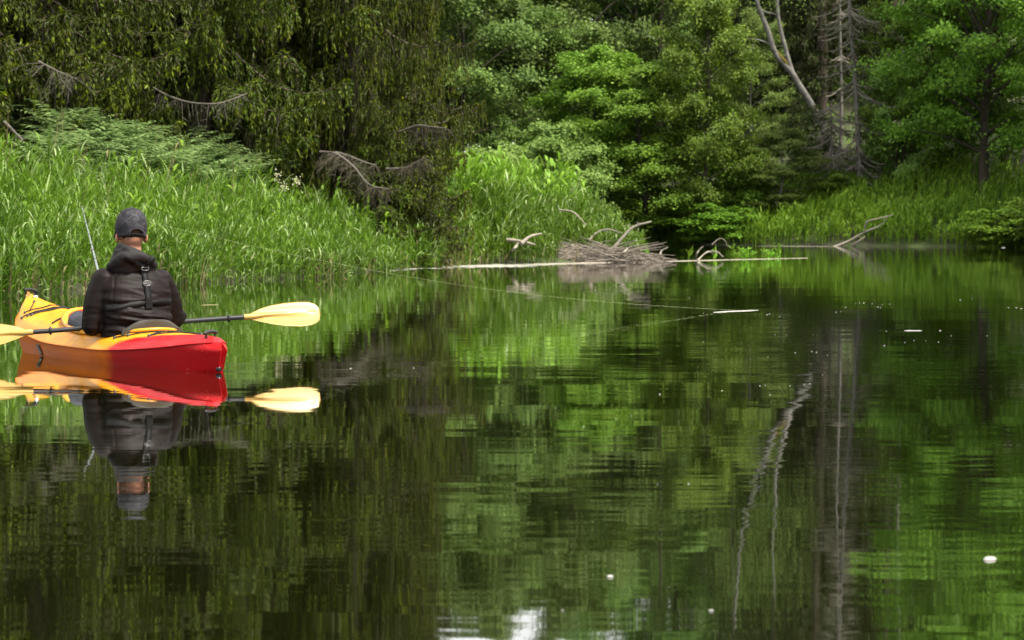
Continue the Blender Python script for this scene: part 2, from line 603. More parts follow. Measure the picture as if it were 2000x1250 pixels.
def spruce(name, seed, H, Rad, low, detail_h, mat, tip, bark, step=0.42, per=6, twig_gap=0.062, q=21, dead=True, droop=0.35, qs=1.0):
    """Norway spruce: drooping boughs with hanging side twigs"""
    rng = np.random.default_rng(seed)
    root = empty(name)
    tb, cb, nb, db = MB(), MB(), MB(), MB()
    K = 10
    t = np.linspace(0, 1, K)
    tp = np.stack([0.1 * np.sin(t * 5 + seed), 0.1 * np.cos(t * 4 + seed), t * H - 0.3], -1)
    tubes(tb, tp, (0.24 * (H / 20)) * (1 - 0.95 * t), 9)
    zs = []
    z = low
    while z < H - 0.3:
        stp = step * (1.0 if z < detail_h else 1.9)
        zs += [z + rng.uniform(-0.12, 0.12) for _ in range(per)]
        z += stp * rng.uniform(0.8, 1.2)
    zs = np.array(zs)
    nb_ = len(zs)
    u = zs / H
    az = np.arange(nb_) * (2 * np.pi / per) + rng.uniform(-0.5, 0.5, nb_) + np.repeat(rng.uniform(0, 6, (nb_ + per - 1) // per), per)[:nb_]
    L = Rad * np.clip((1.0 - u) ** 0.7, 0.05, 1) * rng.uniform(0.55, 1.14, nb_)
    dh = np.stack([np.cos(az), np.sin(az), np.zeros(nb_)], -1)
    Z = np.array([0, 0, 1.0])
    dr = droop * rng.uniform(0.7, 1.4, nb_) * np.clip(1.15 - u, 0.1, 1)
    p0 = np.stack([np.zeros(nb_), np.zeros(nb_), zs], -1)
    k = 8
    s = np.linspace(0, 1, k)
    zoff = (-dr[:, None] * (1.9 * s - 1.15 * s ** 2.6)[None]) * L[:, None]
    BP = p0[:, None] + dh[:, None] * (L[:, None] * s[None])[..., None] + zoff[..., None] * Z
    br = 0.028 * (L / 3)[:, None] * np.linspace(1, 0.2, k)[None]
    tubes(tb, BP, br, 4)
    # hanging side twigs
    C, A, LL, WW, kind = [], [], [], [], []
    for i in range(nb_):
        fine = zs[i] < detail_h
        gap = twig_gap * (1 if fine else 2.6)
        nt = max(4, int(L[i] * 0.85 / gap) * 2)
        ss = rng.uniform(0.14, 1.0, nt)
        f = ss * (k - 1)
        i0 = np.clip(f.astype(int), 0, k - 2)
        fr = (f - i0)[:, None]
        b0 = BP[i, i0] * (1 - fr) + BP[i, i0 + 1] * fr
        side = np.where(np.arange(nt) % 2 == 0, 1, -1)
        aa = az[i] + side * rng.uniform(0.5, 1.4, nt)
        tl = rng.uniform(0.25, 0.9, nt) * (0.45 + 0.75 * np.sin(np.pi * np.clip(ss, 0, 0.95))) * min(1.0, 0.35 + L[i] / 3.2)
        out = np.stack([np.cos(aa), np.sin(aa), np.zeros(nt)], -1)
        q2 = b0 + out * (tl * rng.uniform(0.15, 0.6, nt))[:, None] - Z * (tl * rng.uniform(0.55, 1.0, nt))[:, None]
        q1 = b0 + out * (tl * rng.uniform(0.3, 0.6, nt))[:, None]
        is_dead = dead & (rng.uniform(size=nt) < np.where(ss < 0.45, 0.34, 0.06)) & fine
        qq = q if fine else max(3, q // 2)
        tpar = rng.uniform(0.05, 1.0, (nt, qq))
        tpar[:, 0] = 0.97
        tp_ = tpar[..., None]
        pos = b0[:, None] * (1 - tp_) ** 2 + 2 * q1[:, None] * tp_ * (1 - tp_) + q2[:, None] * tp_ ** 2
        tang = norm(2 * (q1 - b0)[:, None] * (1 - tp_) + 2 * (q2 - q1)[:, None] * tp_)
        live = ~is_dead
        C.append(pos[live].reshape(-1, 3))
        a_ = tang[live].reshape(-1, 3)
        A.append(norm(a_ + rng.normal(size=a_.shape) * 0.33))
        N = len(a_)
        kk = qs * (1.0 if fine else 1.9)
        LL.append(rng.uniform(0.055, 0.14, N) * kk)
        WW.append(rng.uniform(0.019, 0.037, N) * kk)
        kind.append(((tpar[live] > 0.86) & (ss[live][:, None] > 0.55) & (rng.uniform(size=tpar[live].shape) < 0.6)).ravel())
        if is_dead.any():
            dp = bez(b0[is_dead], q1[is_dead], q2[is_dead], 4)
            w = np.repeat((0.0065 * np.array([1, 0.9, 0.7, 0.3]))[None], len(dp), 0)
            tubes(db, dp, w, 3)
            # fine bare side twigs and hanging lichen
            for rep in range(3):
                tt = rng.uniform(0.2, 0.9, len(dp))[:, None]
                c = b0[is_dead] * (1 - tt) ** 2 + 2 * q1[is_dead] * tt * (1 - tt) + q2[is_dead] * tt ** 2
                e = c + np.stack([rng.normal(size=len(c)) * 0.07, rng.normal(size=len(c)) * 0.07, -rng.uniform(0.08, 0.26, len(c))], -1)
                sd = norm(np.stack([rng.normal(size=len(c)), rng.normal(size=len(c)), np.zeros(len(c))], -1))
                ribbons(db, np.stack([c, (c + e) / 2 + rng.normal(size=c.shape) * 0.015, e], 1), np.repeat(np.array([[0.006, 0.005, 0.002]]), len(c), 0), sd)
        # foliage along the bough itself
        if fine:
            ns = int(L[i] * 44)
            s2 = rng.uniform(0.3, 1.02, ns)
            f = np.clip(s2, 0, 0.999) * (k - 1)
            i0 = f.astype(int)
            fr = (f - i0)[:, None]
            c = BP[i, i0] * (1 - fr) + BP[i, i0 + 1] * fr
            C.append(c)
            A.append(norm(dh[i] + rng.normal(size=(ns, 3)) * 0.55))
            LL.append(rng.uniform(0.05, 0.12, ns) * qs)
            WW.append(rng.uniform(0.02, 0.04, ns) * qs)
            kind.append(s2 > 0.93)
    C, A, LL, WW, kind = map(np.concatenate, (C, A, LL, WW, kind))
    nr = rng.normal(size=A.shape) + np.array([0, 0, 0.5])
    nr = norm(nr - A * (nr * A).sum(-1, keepdims=True))
    g = ~kind if tip is not None else np.ones(len(C), bool)
    leaf_quads(cb, C[g], A[g], nr[g], LL[g], WW[g], 0.25)
    tb.build('trunk', bark, root)
    cb.build('needles', mat, root, smooth=False)
    if tip is not None and kind.any():
        leaf_quads(nb, C[kind], A[kind], nr[kind], LL[kind] * 0.9, WW[kind] * 1.25, 0.25)
        nb.build('new_growth', tip, root, smooth=False)
    if dead and db.n:
        db.build('dead_twigs', M['dry_needle'], root, smooth=False)['kind'] = 'stuff'
    return root


USED = set()


def place(proto, loc, rz, sc, label, cat, group=None):
    """the prototype itself the first time, a copy of it and of its parts afterwards"""
    if proto.name not in USED:
        USED.add(proto.name)
        o = proto
    else:
        o = copy_tree(proto)
    o.location = loc
    o.rotation_euler = (0, 0, rz)
    o.scale = sc if isinstance(sc, (tuple, list)) else (sc, sc, sc)
    for k in ('group',):
        if k in o:
            del o[k]
    tag(o, label, cat, group)
    return o
# ------------------------------------------------------------------ prototypes
ald_a = deciduous('alder_tree', 11, 8.7, 2.5, 0.9, 34, M['alder'], M['bark'], n_sub=7, n_leaf=72, trunk_r=0.13, clump=.46, leaf=.10)
ald_b = deciduous('alder_tree', 12, 11.5, 3.6, 1.6, 36, M['cool_alder'], M['bark'], n_sub=7, n_leaf=80, trunk_r=0.18, leaf=0.115, clump=0.58)
ald_c = deciduous('alder_tree', 13, 16.0, 4.2, 2.6, 42, M['cool_alder'], M['bark'], n_sub=7, n_leaf=66, trunk_r=0.22, leaf=0.14, clump=0.72)
pale_a = deciduous('willow_tree', 14, 9.5, 2.4, 1.0, 36, M['pale_leaf'], M['dead_wood'], n_sub=7, n_leaf=56, trunk_r=0.10, leaf=0.09, clump=0.40)
bush_a = deciduous('willow_bush', 15, 4.4, 2.2, 0.2, 48, M['pale_leaf'], M['bark'], n_sub=6, n_leaf=52, trunk_r=0.09, stems=4, leaf=0.085, clump=0.3)
bush_b = deciduous('leafy_bush', 16, 2.4, 1.35, 0.1, 32, M['bright_leaf'], M['bark'], n_sub=6, n_leaf=30, trunk_r=0.05, stems=3, leaf=0.075, clump=0.22)
big_r = deciduous('maple_tree', 17, 15.0, 4.2, 1.5, 78, M['alder'], M['bark'], n_sub=7, n_leaf=64, trunk_r=0.20, leaf=0.115, clump=0.60, up=0.75)
spr_n = spruce('spruce_tree', 21, 21.0, 3.5, 0.75, 8.5, M['needle'], M['needle_tip'], M['spruce_bark'], qs=1.04)
spr_m = spruce('spruce_tree', 22, 19.0, 3.1, 1.1, 8.0, M['needle'], M['needle_tip'], M['spruce_bark'], droop=0.42, qs=1.04)
spr_low = spruce('spruce_tree', 25, 5.4, 1.7, 0.35, 5.0, M['needle'], M['needle_tip'], M['spruce_bark'], step=0.28, per=6, droop=0.45)
spr_f = spruce('spruce_tree', 23, 21.0, 3.2, 1.4, 21.0, M['needle_far'], None, M['spruce_bark'], step=0.5, per=6, twig_gap=0.22, q=7, dead=False, qs=1.9)

EX = 'spruces leaning over the near reed bank'


def put(proto, px, Y, rz, sc, label, cat, group=None, dz=0.0):
    x = at(px, 400, Y).x
    return place(proto, (x, Y, gz(x, Y) + dz), rz, sc, label, cat, group)


# near spruces on the left bank, right to left
put(spr_n, 685, 46.3, 0.4, (0.60, 0.75, 1.3), 'big drooping spruce at the river end of the dark row, edged by pale forest', 'spruce', EX)
put(spr_m, 545, 46.8, 2.1, 1.05, 'drooping spruce just above the pale dead boughs on the reed bank', 'spruce', EX)
put(spr_n, 395, 45.2, 3.3, (0.95, 0.95, 1.02), 'drooping spruce beside the dark gap, a bare curved bough hanging across it', 'spruce', EX)
put(spr_m, 215, 46.6, 4.4, (1.0, 1.0, 0.96), 'spruce behind the pale ferns, left of the dark gap in the row', 'spruce', EX)
put(spr_n, 75, 42.5, 5.5, (0.95, 0.95, 1.0), 'spruce with bright olive boughs reaching down over the left end of the ferns', 'spruce', EX)
put(spr_m, -120, 41.5, 1.2, 1.0, 'spruce at the edge of the picture above the tall reeds', 'spruce', EX)
put(spr_low, 812, 45.2, 0.9, (0.72, 0.72, 0.66), 'small ragged spruce at the water edge between the two reed beds', 'spruce', EX)
put(spr_low, 745, 44.6, 2.6, (0.7, 0.7, 0.5), 'stunted brownish spruce below the end of the dark row, above the near reeds', 'spruce', EX)
for i, (px, Y, s) in enumerate([(620, 51, 0.95), (470, 51.5, 1.0), (300, 51, 1.0), (130, 50.5, 1.05), (-40, 48.5, 1.0), (-230, 44, 1.0), (775, 48.2, (.36, .5, 1.35)), (722, 47.6, (.5, .6, 1.25)), (-330, 39, .95), (-480, 36, 1.0)]):
    put((spr_n, spr_m)[i % 2], px, Y, 1.3 * i, s, 'spruce half hidden in the dark rear row behind the drooping spruces', 'spruce', 'spruces of the rear row on the near bank')

# ------------------------------------------------------------------ far bank, front row
FR = 'leafy trees along the far bank'
put(bush_a, 935, 70.0, 0.3, (1.1, 1.1, 1.0), 'rounded pale willow bush beside the right edge of the dark spruces', 'bush', 'bushes along the far bank')
put(ald_c, 985, 99.0, 1.0, (1.05, 1.05, 0.80), 'tall hazy alder rising behind the round willow bush', 'tree', FR)
put(ald_b, 1120, 95.0, 2.0, (1.0, 1.0, 1.16), 'dark alder with a bent dark trunk behind the reed point', 'tree', FR)
put(bush_a, 1050, 83.0, 2.3, (1.15, 1.15, 0.95), 'dark green bush low behind the reed point', 'bush', 'bushes along the far bank')
put(ald_a, 1172, 87.0, 3.2, (0.95, 0.95, 0.74), 'short alder left of the tall pointed alder', 'tree', FR)
put(ald_a, 1255, 85.5, 4.6, (1.0, 1.0, 0.70), 'spreading low alder with pale upper leaves over the driftwood heap', 'tree', FR)
put(ald_a, 1375, 84.5, 0.2, (0.74, 0.74, 0.98), 'tall pointed alder with a dark straight trunk showing below its crown', 'tree', FR)
put(pale_a, 1462, 92.5, 0.7, (.55, .7, 0.70), 'pale slender willow left of the leaning birch', 'tree', FR)
put(bush_b, 1335, 85.0, 3.8, (1.1, 1.1, 0.8), 'low dark bush at the foot of the tall pointed alder', 'bush', 'bushes along the far bank')
put(pale_a, 1515, 85.0, 2.9, (0.75, 0.75, 0.34), 'small willow with a thin crooked trunk below the leaning birch', 'tree', FR)
put(bush_b, 1448, 85.5, 1.9, (1.2, 1.2, 1.25), 'bright bush left of the small crooked willow', 'bush', 'bushes along the far bank')
put(big_r, 1925, 83.0, 0.5, (0.85, 0.85, 0.92), 'broad maple hanging over the bank with the lightest upper leaves', 'tree', FR)
put(big_r, 2150, 78.5, 2.5, (.8, .8, .8), 'maple at the picture edge right of the broad hanging maple', 'tree', FR)
put(bush_a, 1775, 86.5, 5.2, (0.82, 0.82, 1.05), 'leafy bush right of the grey dead spruce, reaching towards it', 'bush', 'bushes along the far bank')
put(bush_b, 1650, 84.5, 0.6, (0.75, 0.75, 0.55), 'small pale bush at the foot of the grey dead spruce', 'bush', 'bushes along the far bank')
put(bush_b, 1398, 83.6, 2.6, (1.3, 1.1, 0.5), 'low shaded bush on the waterline left of the grassy far bank', 'bush', 'bushes along the far bank')
put(bush_b, 1310, 85.2, 4.1, (1.3, 1.1, 0.5), 'low bush on the waterline behind the driftwood branches', 'bush', 'bushes along the far bank')
put(bush_b, 1960, 76.8, 3.1, (1.2, 1.2, 0.5), 'leafy bush on the waterline at the right end of the far bank', 'bush', 'bushes along the far bank')
put(bush_b, 2060, 74.5, 4.4, (1.3, 1.3, 1.1), 'bush on the waterline just past the right end of the grassy bank', 'bush', 'bushes along the far bank')
put(ald_b, 1240, 101.0, 5.1, (0.95, 0.95, 1.02), 'alder filling the gap left of the tall pointed alder, in the second row', 'tree', FR)
put(spr_f, 1290, 98.0, 0.5, (0.85, 0.85, 0.64), 'brownish spruce between the alders in the second row', 'spruce', FR)
put(ald_b, 905, 88.0, 2.0, (.9, .9, .9), 'leafy alder filling the gap at the edge of the dark near spruces', 'tree', FR)
put(ald_b, 1165, 105.0, 1.0, (1.1, 1.1, 1.08), 'alder in the second row behind the bent dark trunk', 'tree', FR)
put(ald_b, 1965, 87.0, 2.2, (1.0, 1.0, .95), 'alder standing behind the broad hanging maple at the right edge', 'tree', FR)
put(ald_a, 1830, 87.0, 4.2, (1.0, 1.0, .85), 'rounded alder in front of the left half of the broad hanging maple', 'tree', FR)
put(ald_c, 890, 93.0, 4.0, (1.0, 1.0, 0.82), 'hazy alder partly hidden by the edge of the dark near spruces', 'tree', FR)
put(spr_f, 1740, 100.0, 1.5, 0.95, 'dark spruce in the shaded gap right of the dead spruce', 'spruce', FR)
put(spr_f, 1600, 99.0, 2.5, 1.0, 'dark spruce standing behind the leaning birch', 'spruce', FR)
put(spr_f, 1690, 104.0, 3.6, 1.0, 'dark spruce right behind the top of the grey dead spruce', 'spruce', FR)
put(spr_f, 1510, 103.0, 4.6, 0.9, 'dark spruce behind the pale slender willow', 'spruce', FR)
put(spr_f, 1430, 101.0, 5.6, 0.8, 'dark spruce behind the pointed top of the tall alder', 'spruce', FR)

yng = spruce('spruce_tree', 26, 4.6, 1.6, 0.3, 4.6, M['needle_far'], None, M['spruce_bark'], step=0.3, per=6, twig_gap=0.11, q=8, dead=False, qs=1.3)
put(yng, 1592, 88.6, 0.5, (0.9, 0.9, 0.72), 'young dark spruce hiding the foot of the leaning birch', 'spruce', FR)
put(yng, 1560, 90.5, 2.5, (0.8, 0.8, 0.8), 'young dark spruce left of the foot of the leaning birch', 'spruce', FR)
put(yng, 1712, 91.0, 1.1, (0.9, 0.9, 0.9), 'young dark spruce right of the foot of the grey dead spruce', 'spruce', FR)
# rear rows of the far forest
rng = np.random.default_rng(5)
rear = []
for row, (Y0, st) in enumerate([(108, 4.2), (118, 4.8), (130, 5.5)]):
    x = -26.0 if row == 0 else -30.0
    while x < 44:
        rear.append((x + rng.uniform(-1, 1), Y0 + rng.uniform(-3, 3)))
        x += st
for i, (x, Y) in enumerate(rear):
    a = 1000 + F * x / Y
    if 940 < a < 1240:       # lower crowns here: the sky shows above them in the river
        pr, s = ald_b, (1.0, 1.0, (rng.uniform(.161, .184) * Y - .9 - gz(x, Y)) / 11.4)
        lab, cat = 'leafy tree in the low rear rows behind the reed point', 'tree'
    elif (a < 940 and rng.uniform() < 0.35) or (a > 1240 and rng.uniform() < 0.72):
        pr, s = spr_f, rng.uniform(0.85, 1.1)
        lab, cat = 'dark spruce in the dense rear rows of the far forest', 'spruce'
    else:
        pr, s = ald_c, rng.uniform(0.85, 1.15)
        lab, cat = 'tall leafy tree in the dense rear rows of the far forest', 'tree'
    place(pr, (x, Y, gz(x, Y) - 0.1), rng.uniform(0, 6.28), s, lab, cat, 'trees of the far forest\'s rear rows' if cat == 'tree' else 'spruces of the far forest\'s rear rows')
# bank trees that run on past the right of the picture and behind the point
for i, (x, Y, pr, s) in enumerate([(24.5, 74, ald_b, .9), (29, 66, ald_c, .8), (-8.5, 80, ald_b, .9), (-5, 86, ald_c, .8), (-13, 79, ald_b, 1), (-17, 82, ald_c, 1), (-22, 80, ald_b, 1.1)]):
    place(pr, (x, Y, gz(x, Y) - 0.1), i * 1.1, s, 'leafy tree where the river bank runs on out of sight', 'tree', 'leafy trees where the bank runs on')

# ------------------------------------------------------------------ bare trees of the far bank
def limb_pts(pts, k):
    pts = np.asarray(pts, float)
    t = np.linspace(0, len(pts) - 1, k)
    x = np.arange(len(pts))
    return np.stack([interp(t, x, pts[:, i]) for i in range(3)], -1)


def rel(root_loc, pxs, Y):
    return [tuple(at(px, py, y) - Vector(root_loc)) for (px, py), y in zip(pxs, Y if isinstance(Y, (list, tuple)) else [Y] * len(pxs))]


# leaning birch with two stems
Yb = 90.0
bx = at(1650, 400, Yb).x
bl = (bx, Yb, gz(bx, Yb) - 0.2)
birch = tag(empty('birch_tree', bl), 'leaning pale birch, bare trunk forked into two crooked stems', 'birch')
mb = MB()
P = limb_pts([(0, 0, 0)] + rel(bl, [(1628, 318), (1612, 262), (1585, 205), (1560, 165), (1545, 140), (1515, 105), (1500, 60), (1484, 20), (1472, -20), (1455, -90), (1448, -170), (1440, -280)], Yb), 34)
tubes(mb, P, np.interp(np.linspace(0, 1, 34), [0, .45, 1], [.155, .115, .035]), 9)
P2 = limb_pts(rel(bl, [(1550, 148), (1543, 128), (1534, 95), (1524, 55), (1518, 10), (1520, -40), (1514, -120), (1520, -230)], Yb), 24)
tubes(mb, P2, np.linspace(.10, .03, 24), 8)
P3 = limb_pts(rel(bl, [(1512, 100), (1500, 85), (1470, 76), (1440, 82)], Yb), 10)
tubes(mb, P3, np.linspace(.045, .012, 10), 5)
P4 = limb_pts(rel(bl, [(1488, 20), (1500, 25), (1515, 28)], Yb), 6)
tubes(mb, P4, np.linspace(.04, .02, 6), 5)
mb.build('trunk', M['birch'], birch)
mb = MB()
tubes(mb, P[14:18] + np.array([.035, -.02, .05]), np.array([.03, .10, .09, .03]), 7)
mb.build('moss_patch', plain('orange_moss', (0.10, 0.082, 0.02), .95, .1, scale=12, var=.4), birch)
cb = MB()
rg = np.random.default_rng(3)
for line in (P[26:], P2[16:]):
    for q in line:
        for k in range(5):
            c = q + rg.normal(size=3) * (0.9, 0.9, 0.5) + np.array([0, 0, -.2])
            nn = 60
            pos = c + rg.normal(size=(nn, 3)) * (0.3, 0.3, 0.45)
            A_ = norm(rg.normal(size=(nn, 3)) + np.array([0, 0, -1.0]))
            N_ = rg.normal(size=(nn, 3))
            N_ = norm(N_ - A_ * (N_ * A_).sum(-1, keepdims=True))
            leaf_quads(cb, pos, A_, N_, rg.uniform(.05, .09, nn), rg.uniform(.04, .07, nn))
cb.build('crown', M['pale_leaf'], birch, smooth=False)


def dead_spruce(loc, H, tilt, seed, rad, r0, label, n=60, L0=1.8, low=0.6, group=None, name='dead_spruce'):
    rg = np.random.default_rng(seed)
    root = tag(empty(name, loc), label, 'dead tree', group)
    tb, bb = MB(), MB()
    t = np.linspace(0, 1, 12)
    tp = np.stack([tilt * H * t + .05 * np.sin(t * 9), .04 * np.sin(t * 7 + 1), t * H - .2], -1)
    tubes(tb, tp, r0 * (1 - .9 * t), 9)
    tb.build('trunk', M['dead_wood'], root)
    hz = np.sort(rg.uniform(low, H - .3, n))
    az = rg.uniform(0, 2 * np.pi, n)
    L = L0 * (1 - hz / H * .75) * rg.uniform(.35, 1.15, n)
    c = np.stack([np.interp(hz, tp[:, 2], tp[:, 0]), np.interp(hz, tp[:, 2], tp[:, 1]), hz], -1)
    d = np.stack([np.cos(az), np.sin(az), np.zeros(n)], -1)
    dr = rg.uniform(.15, .5, n)
    e = c + d * L[:, None] - np.array([0, 0, 1]) * (L * dr)[:, None]
    mid = c + d * (L * .55)[:, None] - np.array([0, 0, 1]) * (L * dr * 1.15)[:, None]
    BP = bez(c, mid, e, 6)
    tubes(bb, BP, (0.032 * np.linspace(1, .3, 6))[None] * np.ones((n, 1)), 4)
    # twigs
    for i in range(n):
        k = int(L[i] * 16) + 2
        tt = rg.uniform(.2, 1, k)[:, None]
        b0 = c[i] * (1 - tt) ** 2 + 2 * mid[i] * tt * (1 - tt) + e[i] * tt ** 2
        a = az[i] + rg.choice([-1, 1], k) * rg.uniform(.4, 1.3, k)
        l2 = rg.uniform(.1, .5, k) * (1.2 - tt[:, 0])
        q2 = b0 + np.stack([np.cos(a) * l2, np.sin(a) * l2, -l2 * rg.uniform(.1, .9, k)], -1)
        tubes(bb, np.stack([b0, (b0 + q2) / 2 + np.array([0, 0, .02]), q2], 1), np.repeat(np.array([[.011, .008, .004]]), k, 0), 3)
    bb.build('dead_branches', M['dead_brown'], root)['kind'] = 'stuff'
    return root


x = at(1680, 395, 86.5).x
ds = dead_spruce((x, 86.5, gz(x, 86.5)), 15.0, -0.055, 31, 2, .115, 'tall grey dead spruce with bare drooping branches on the far bank', n=170, L0=2.0)
x = at(1640, 395, 93).x
dead_spruce((x, 93, gz(x, 93)), 13.0, 0.0, 32, 2, .075, 'thin bare dead tree close behind the tall grey dead spruce', n=30, L0=1.0, low=2.5)
x = at(1636, 395, 87.2).x
dead_spruce((x, 87.2, gz(x, 87.2)), 3.4, -0.1, 33, 2, .07, 'low broken dead spruce, a grey tangle of twigs left of the tall dead one', n=70, L0=2.1, low=.3)
x = at(1757, 300, 96).x
dead_spruce((x, 96, gz(x, 96)), 14.0, 0.01, 34, 2, .12, 'dark bare trunk standing in the shaded gap right of the dead spruce', n=24, L0=1.0, low=4).children[0].data.materials[0] = M['bark']
# ------------------------------------------------------------------ reeds and grasses
def sample_land(poly_x0, poly_x1, y0, y1, n, rng, dmin, dmax, shore, bias=1.5):
    out = []
    tot = 0
    while tot < n:
        x = rng.uniform(poly_x0, poly_x1, n * 6)
        y = rng.uniform(y0, y1, n * 6)
        d = sdist(shore, x, y) + 0.25 * wob(x, y, 0.9)
        k = (d > dmin) & (d < dmax) & (rng.uniform(size=d.shape) < np.exp(-np.clip(d, 0, None) / bias) + 0.12)
        p = np.stack([x[k], y[k], d[k]], -1)
        out.append(p)
        tot += len(p)
    return np.concatenate(out)[:n]


def reeds(name, pts, h, mat, rng, n_leaf=7, leaf_l=0.38, leaf_w=0.0095, lean=0.12, straw=None, stem_w=0.005):
    cl = wob(pts[:, 0] + 3.1, pts[:, 1] * 1.2, .55) + .6 * wob(pts[:, 0], pts[:, 1], .21)
    keep_ = rng.uniform(size=len(pts)) < np.clip(.85 + .5 * cl, .18, 1)
    pts, h, cl = pts[keep_], h[keep_], cl[keep_]
    h = h * (1 + .13 * cl)
    N = len(pts)
    x, y = pts[:, 0], pts[:, 1]
    z = np.maximum(ground_h(x, y), -0.25)
    base = np.stack([x, y, z], -1)
    lx = lean * (1 + 0.8 * rng.normal(size=N)) * h
    ly = 0.07 * rng.normal(size=N) * h

    def stem(t):
        return base + np.stack([lx * t ** 2, ly * t ** 2, h * t * (1 - 0.06 * t)], -1)
    mb = MB()
    P = np.stack([stem(t) for t in (0, .4, .75, 1.0)], 1)
    sd = norm(np.stack([np.ones(N), rng.normal(size=N) * .4, np.zeros(N)], -1))
    ribbons(mb, P, np.repeat(np.array([[1, 1, .8, .3]]) * stem_w, N, 0), sd)
    for j in range(n_leaf):
        t = (0.16 + 0.84 * (j + rng.uniform(0, .9, N)) / n_leaf)
        t = np.minimum(t, 1)
        b0 = base + np.stack([lx * t ** 2, ly * t ** 2, h * t * (1 - 0.06 * t)], -1)
        az = rng.uniform(0, 2 * np.pi, N)
        az = np.where(rng.uniform(size=N) < .45, rng.normal(size=N) * .8, az)
        L = leaf_l * rng.uniform(.6, 1.25, N) * (0.75 + .45 * np.sin(np.pi * t)) * np.clip(h / 1.5, .5, 1.2)
        th0 = rng.uniform(.95, 1.4, N) - .1 * (1 - t)
        bend = rng.uniform(.3, 2.0, N) * (1.15 - .55 * t)
        K = 3
        pts_ = [b0]
        for k in range(K):
            a = th0 - bend * (k / (K - 1)) ** 1.3
            stp = np.stack([np.cos(az) * np.cos(a), np.sin(az) * np.cos(a), np.sin(a)], -1) * (L / K)[:, None]
            pts_.append(pts_[-1] + stp)
        P = np.stack(pts_, 1)
        W = leaf_w * rng.uniform(.7, 1.3, N)[:, None] * np.array([[.6, 1, .75, .05]])
        tw = rng.normal(size=N) * .35
        D = np.stack([-np.sin(az) * np.cos(tw), np.cos(az) * np.cos(tw), np.sin(tw)], -1)
        ribbons(mb, P, W, D)
    o = mb.build(name, mat, smooth=True)
    tag(o, kind='stuff')
    return o


rng = np.random.default_rng(77)
# near bank: three depths from the waterline up the slope
p = sample_land(-10.5, -1.3, 26, 45.5, 6400, rng, -0.25, 2.6, LEFT_SHORE, 2.0)
hh = (1.34 - 0.028 * np.clip(p[:, 1] - 30, 0, 14)) * rng.uniform(.62, 1.12, len(p)) * np.clip(.62 + p[:, 2] * .3, .5, 1)
p2 = sample_land(-12, -1.5, 27, 47, 2600, rng, 1.8, 3.3, LEFT_SHORE, 6)
hh2 = (.85 - .2 * np.clip(p2[:, 2] - 1.8, 0, 2)) * rng.uniform(.6, 1.12, len(p2))
tag(reeds('reed_bed', np.concatenate([p, p2]), np.concatenate([hh, hh2]), M['reed'], rng, 8), 'tall green reeds along the near bank behind the kayaker', 'reeds')
p = sample_land(-17, -6, 8, 27.5, 2300, rng, -0.2, 4, LEFT_SHORE, 2.5)
tag(reeds('reed_bed', p, 1.35 * rng.uniform(.65, 1.1, len(p)), M['reed'], rng, 7), 'reeds running on along the near bank past the picture edge', 'reeds')
# the point
p = sample_land(-1.7, 2.9, 45.5, 57, 3900, rng, -0.2, 6, LEFT_SHORE, 3.5)
hc_ = at(1180, 500, 49.6)
p = p[~((np.abs(p[:, 0] - hc_.x) < .95) & (p[:, 1] < 50.3))]
hp = (1.42 - .30 * np.clip(p[:, 0] - 1.0, 0, 2)) * rng.uniform(.65, 1.1, len(p)) * np.clip(.62 + p[:, 2] * .32, .5, 1)
tag(reeds('reed_bed', p, hp, M['reed'], rng, 8, leaf_w=.013), 'reeds covering the low point with driftwood at its tip', 'reeds')
p = sample_land(-1.5, 2.2, 46.5, 57, 420, rng, 1.2, 6, LEFT_SHORE, 4)
tag(reeds('tall_weeds', p, 1.75 * rng.uniform(.75, 1.15, len(p)), M['weed'], rng, 10, leaf_l=.26, leaf_w=.034, lean=.05), 'bright broad leaved weeds topping the reed point', 'weeds')
p = sample_land(-9, 2.6, 28, 53, 480, rng, -0.3, 0.7, LEFT_SHORE, .6)
tag(reeds('dry_reeds', p, rng.uniform(.2, .6, len(p)), M['straw'], rng, 3, leaf_l=.3, leaf_w=.007), 'short straw coloured dead reeds along the near waterline', 'dry reeds')
p = sample_land(-9.5, -2, 30, 44, 70, rng, 1.0, 4, LEFT_SHORE, 4)
tag(reeds('dry_reeds', p, 1.45 * rng.uniform(.8, 1.1, len(p)), M['straw'], rng, 2, leaf_l=.2, leaf_w=.010, stem_w=.006), 'pale dry stalks standing above the near reeds', 'dry reeds')
p = sample_land(-10, -1.8, 27.5, 45, 170, rng, .3, 3.4, LEFT_SHORE, 3)
tag(reeds('tall_weeds', p, 1.25 * rng.uniform(.6, 1.15, len(p)), M['weed'], rng, 10, leaf_l=.22, leaf_w=.026, lean=.05), 'broad leaved weeds mixed into the near reed bed', 'weeds')
# far bank grass
p = sample_land(2.5, 24, 68, 96, 9800, rng, -0.15, 8, FAR_SHORE, 4.5)
k = 0.80 * rng.uniform(.5, 1.15, len(p)) * (1 - .35 * (p[:, 0] < 8))
tag(reeds('bank_grass', p, k, M['far_grass'], rng, 5, leaf_l=.55, leaf_w=.02, lean=.1, stem_w=.008), 'bright grass covering the far bank and its slope', 'grass')
# low undergrowth on the forest floors
p = sample_land(-14, -1, 34, 58, 1500, rng, 4, 22, LEFT_SHORE, 30)
tag(reeds('undergrowth', p, rng.uniform(.3, .8, len(p)), M['far_grass'], rng, 5, leaf_l=.35, leaf_w=.02), 'low green undergrowth below the near spruces', 'undergrowth')
p = sample_land(-16, 26, 72, 106, 2400, rng, .5, 24, FAR_SHORE, 40)
tag(reeds('undergrowth', p, rng.uniform(.3, .9, len(p)), M['far_grass'], rng, 5, leaf_l=.45, leaf_w=.03), 'low undergrowth on the far forest floor', 'undergrowth')

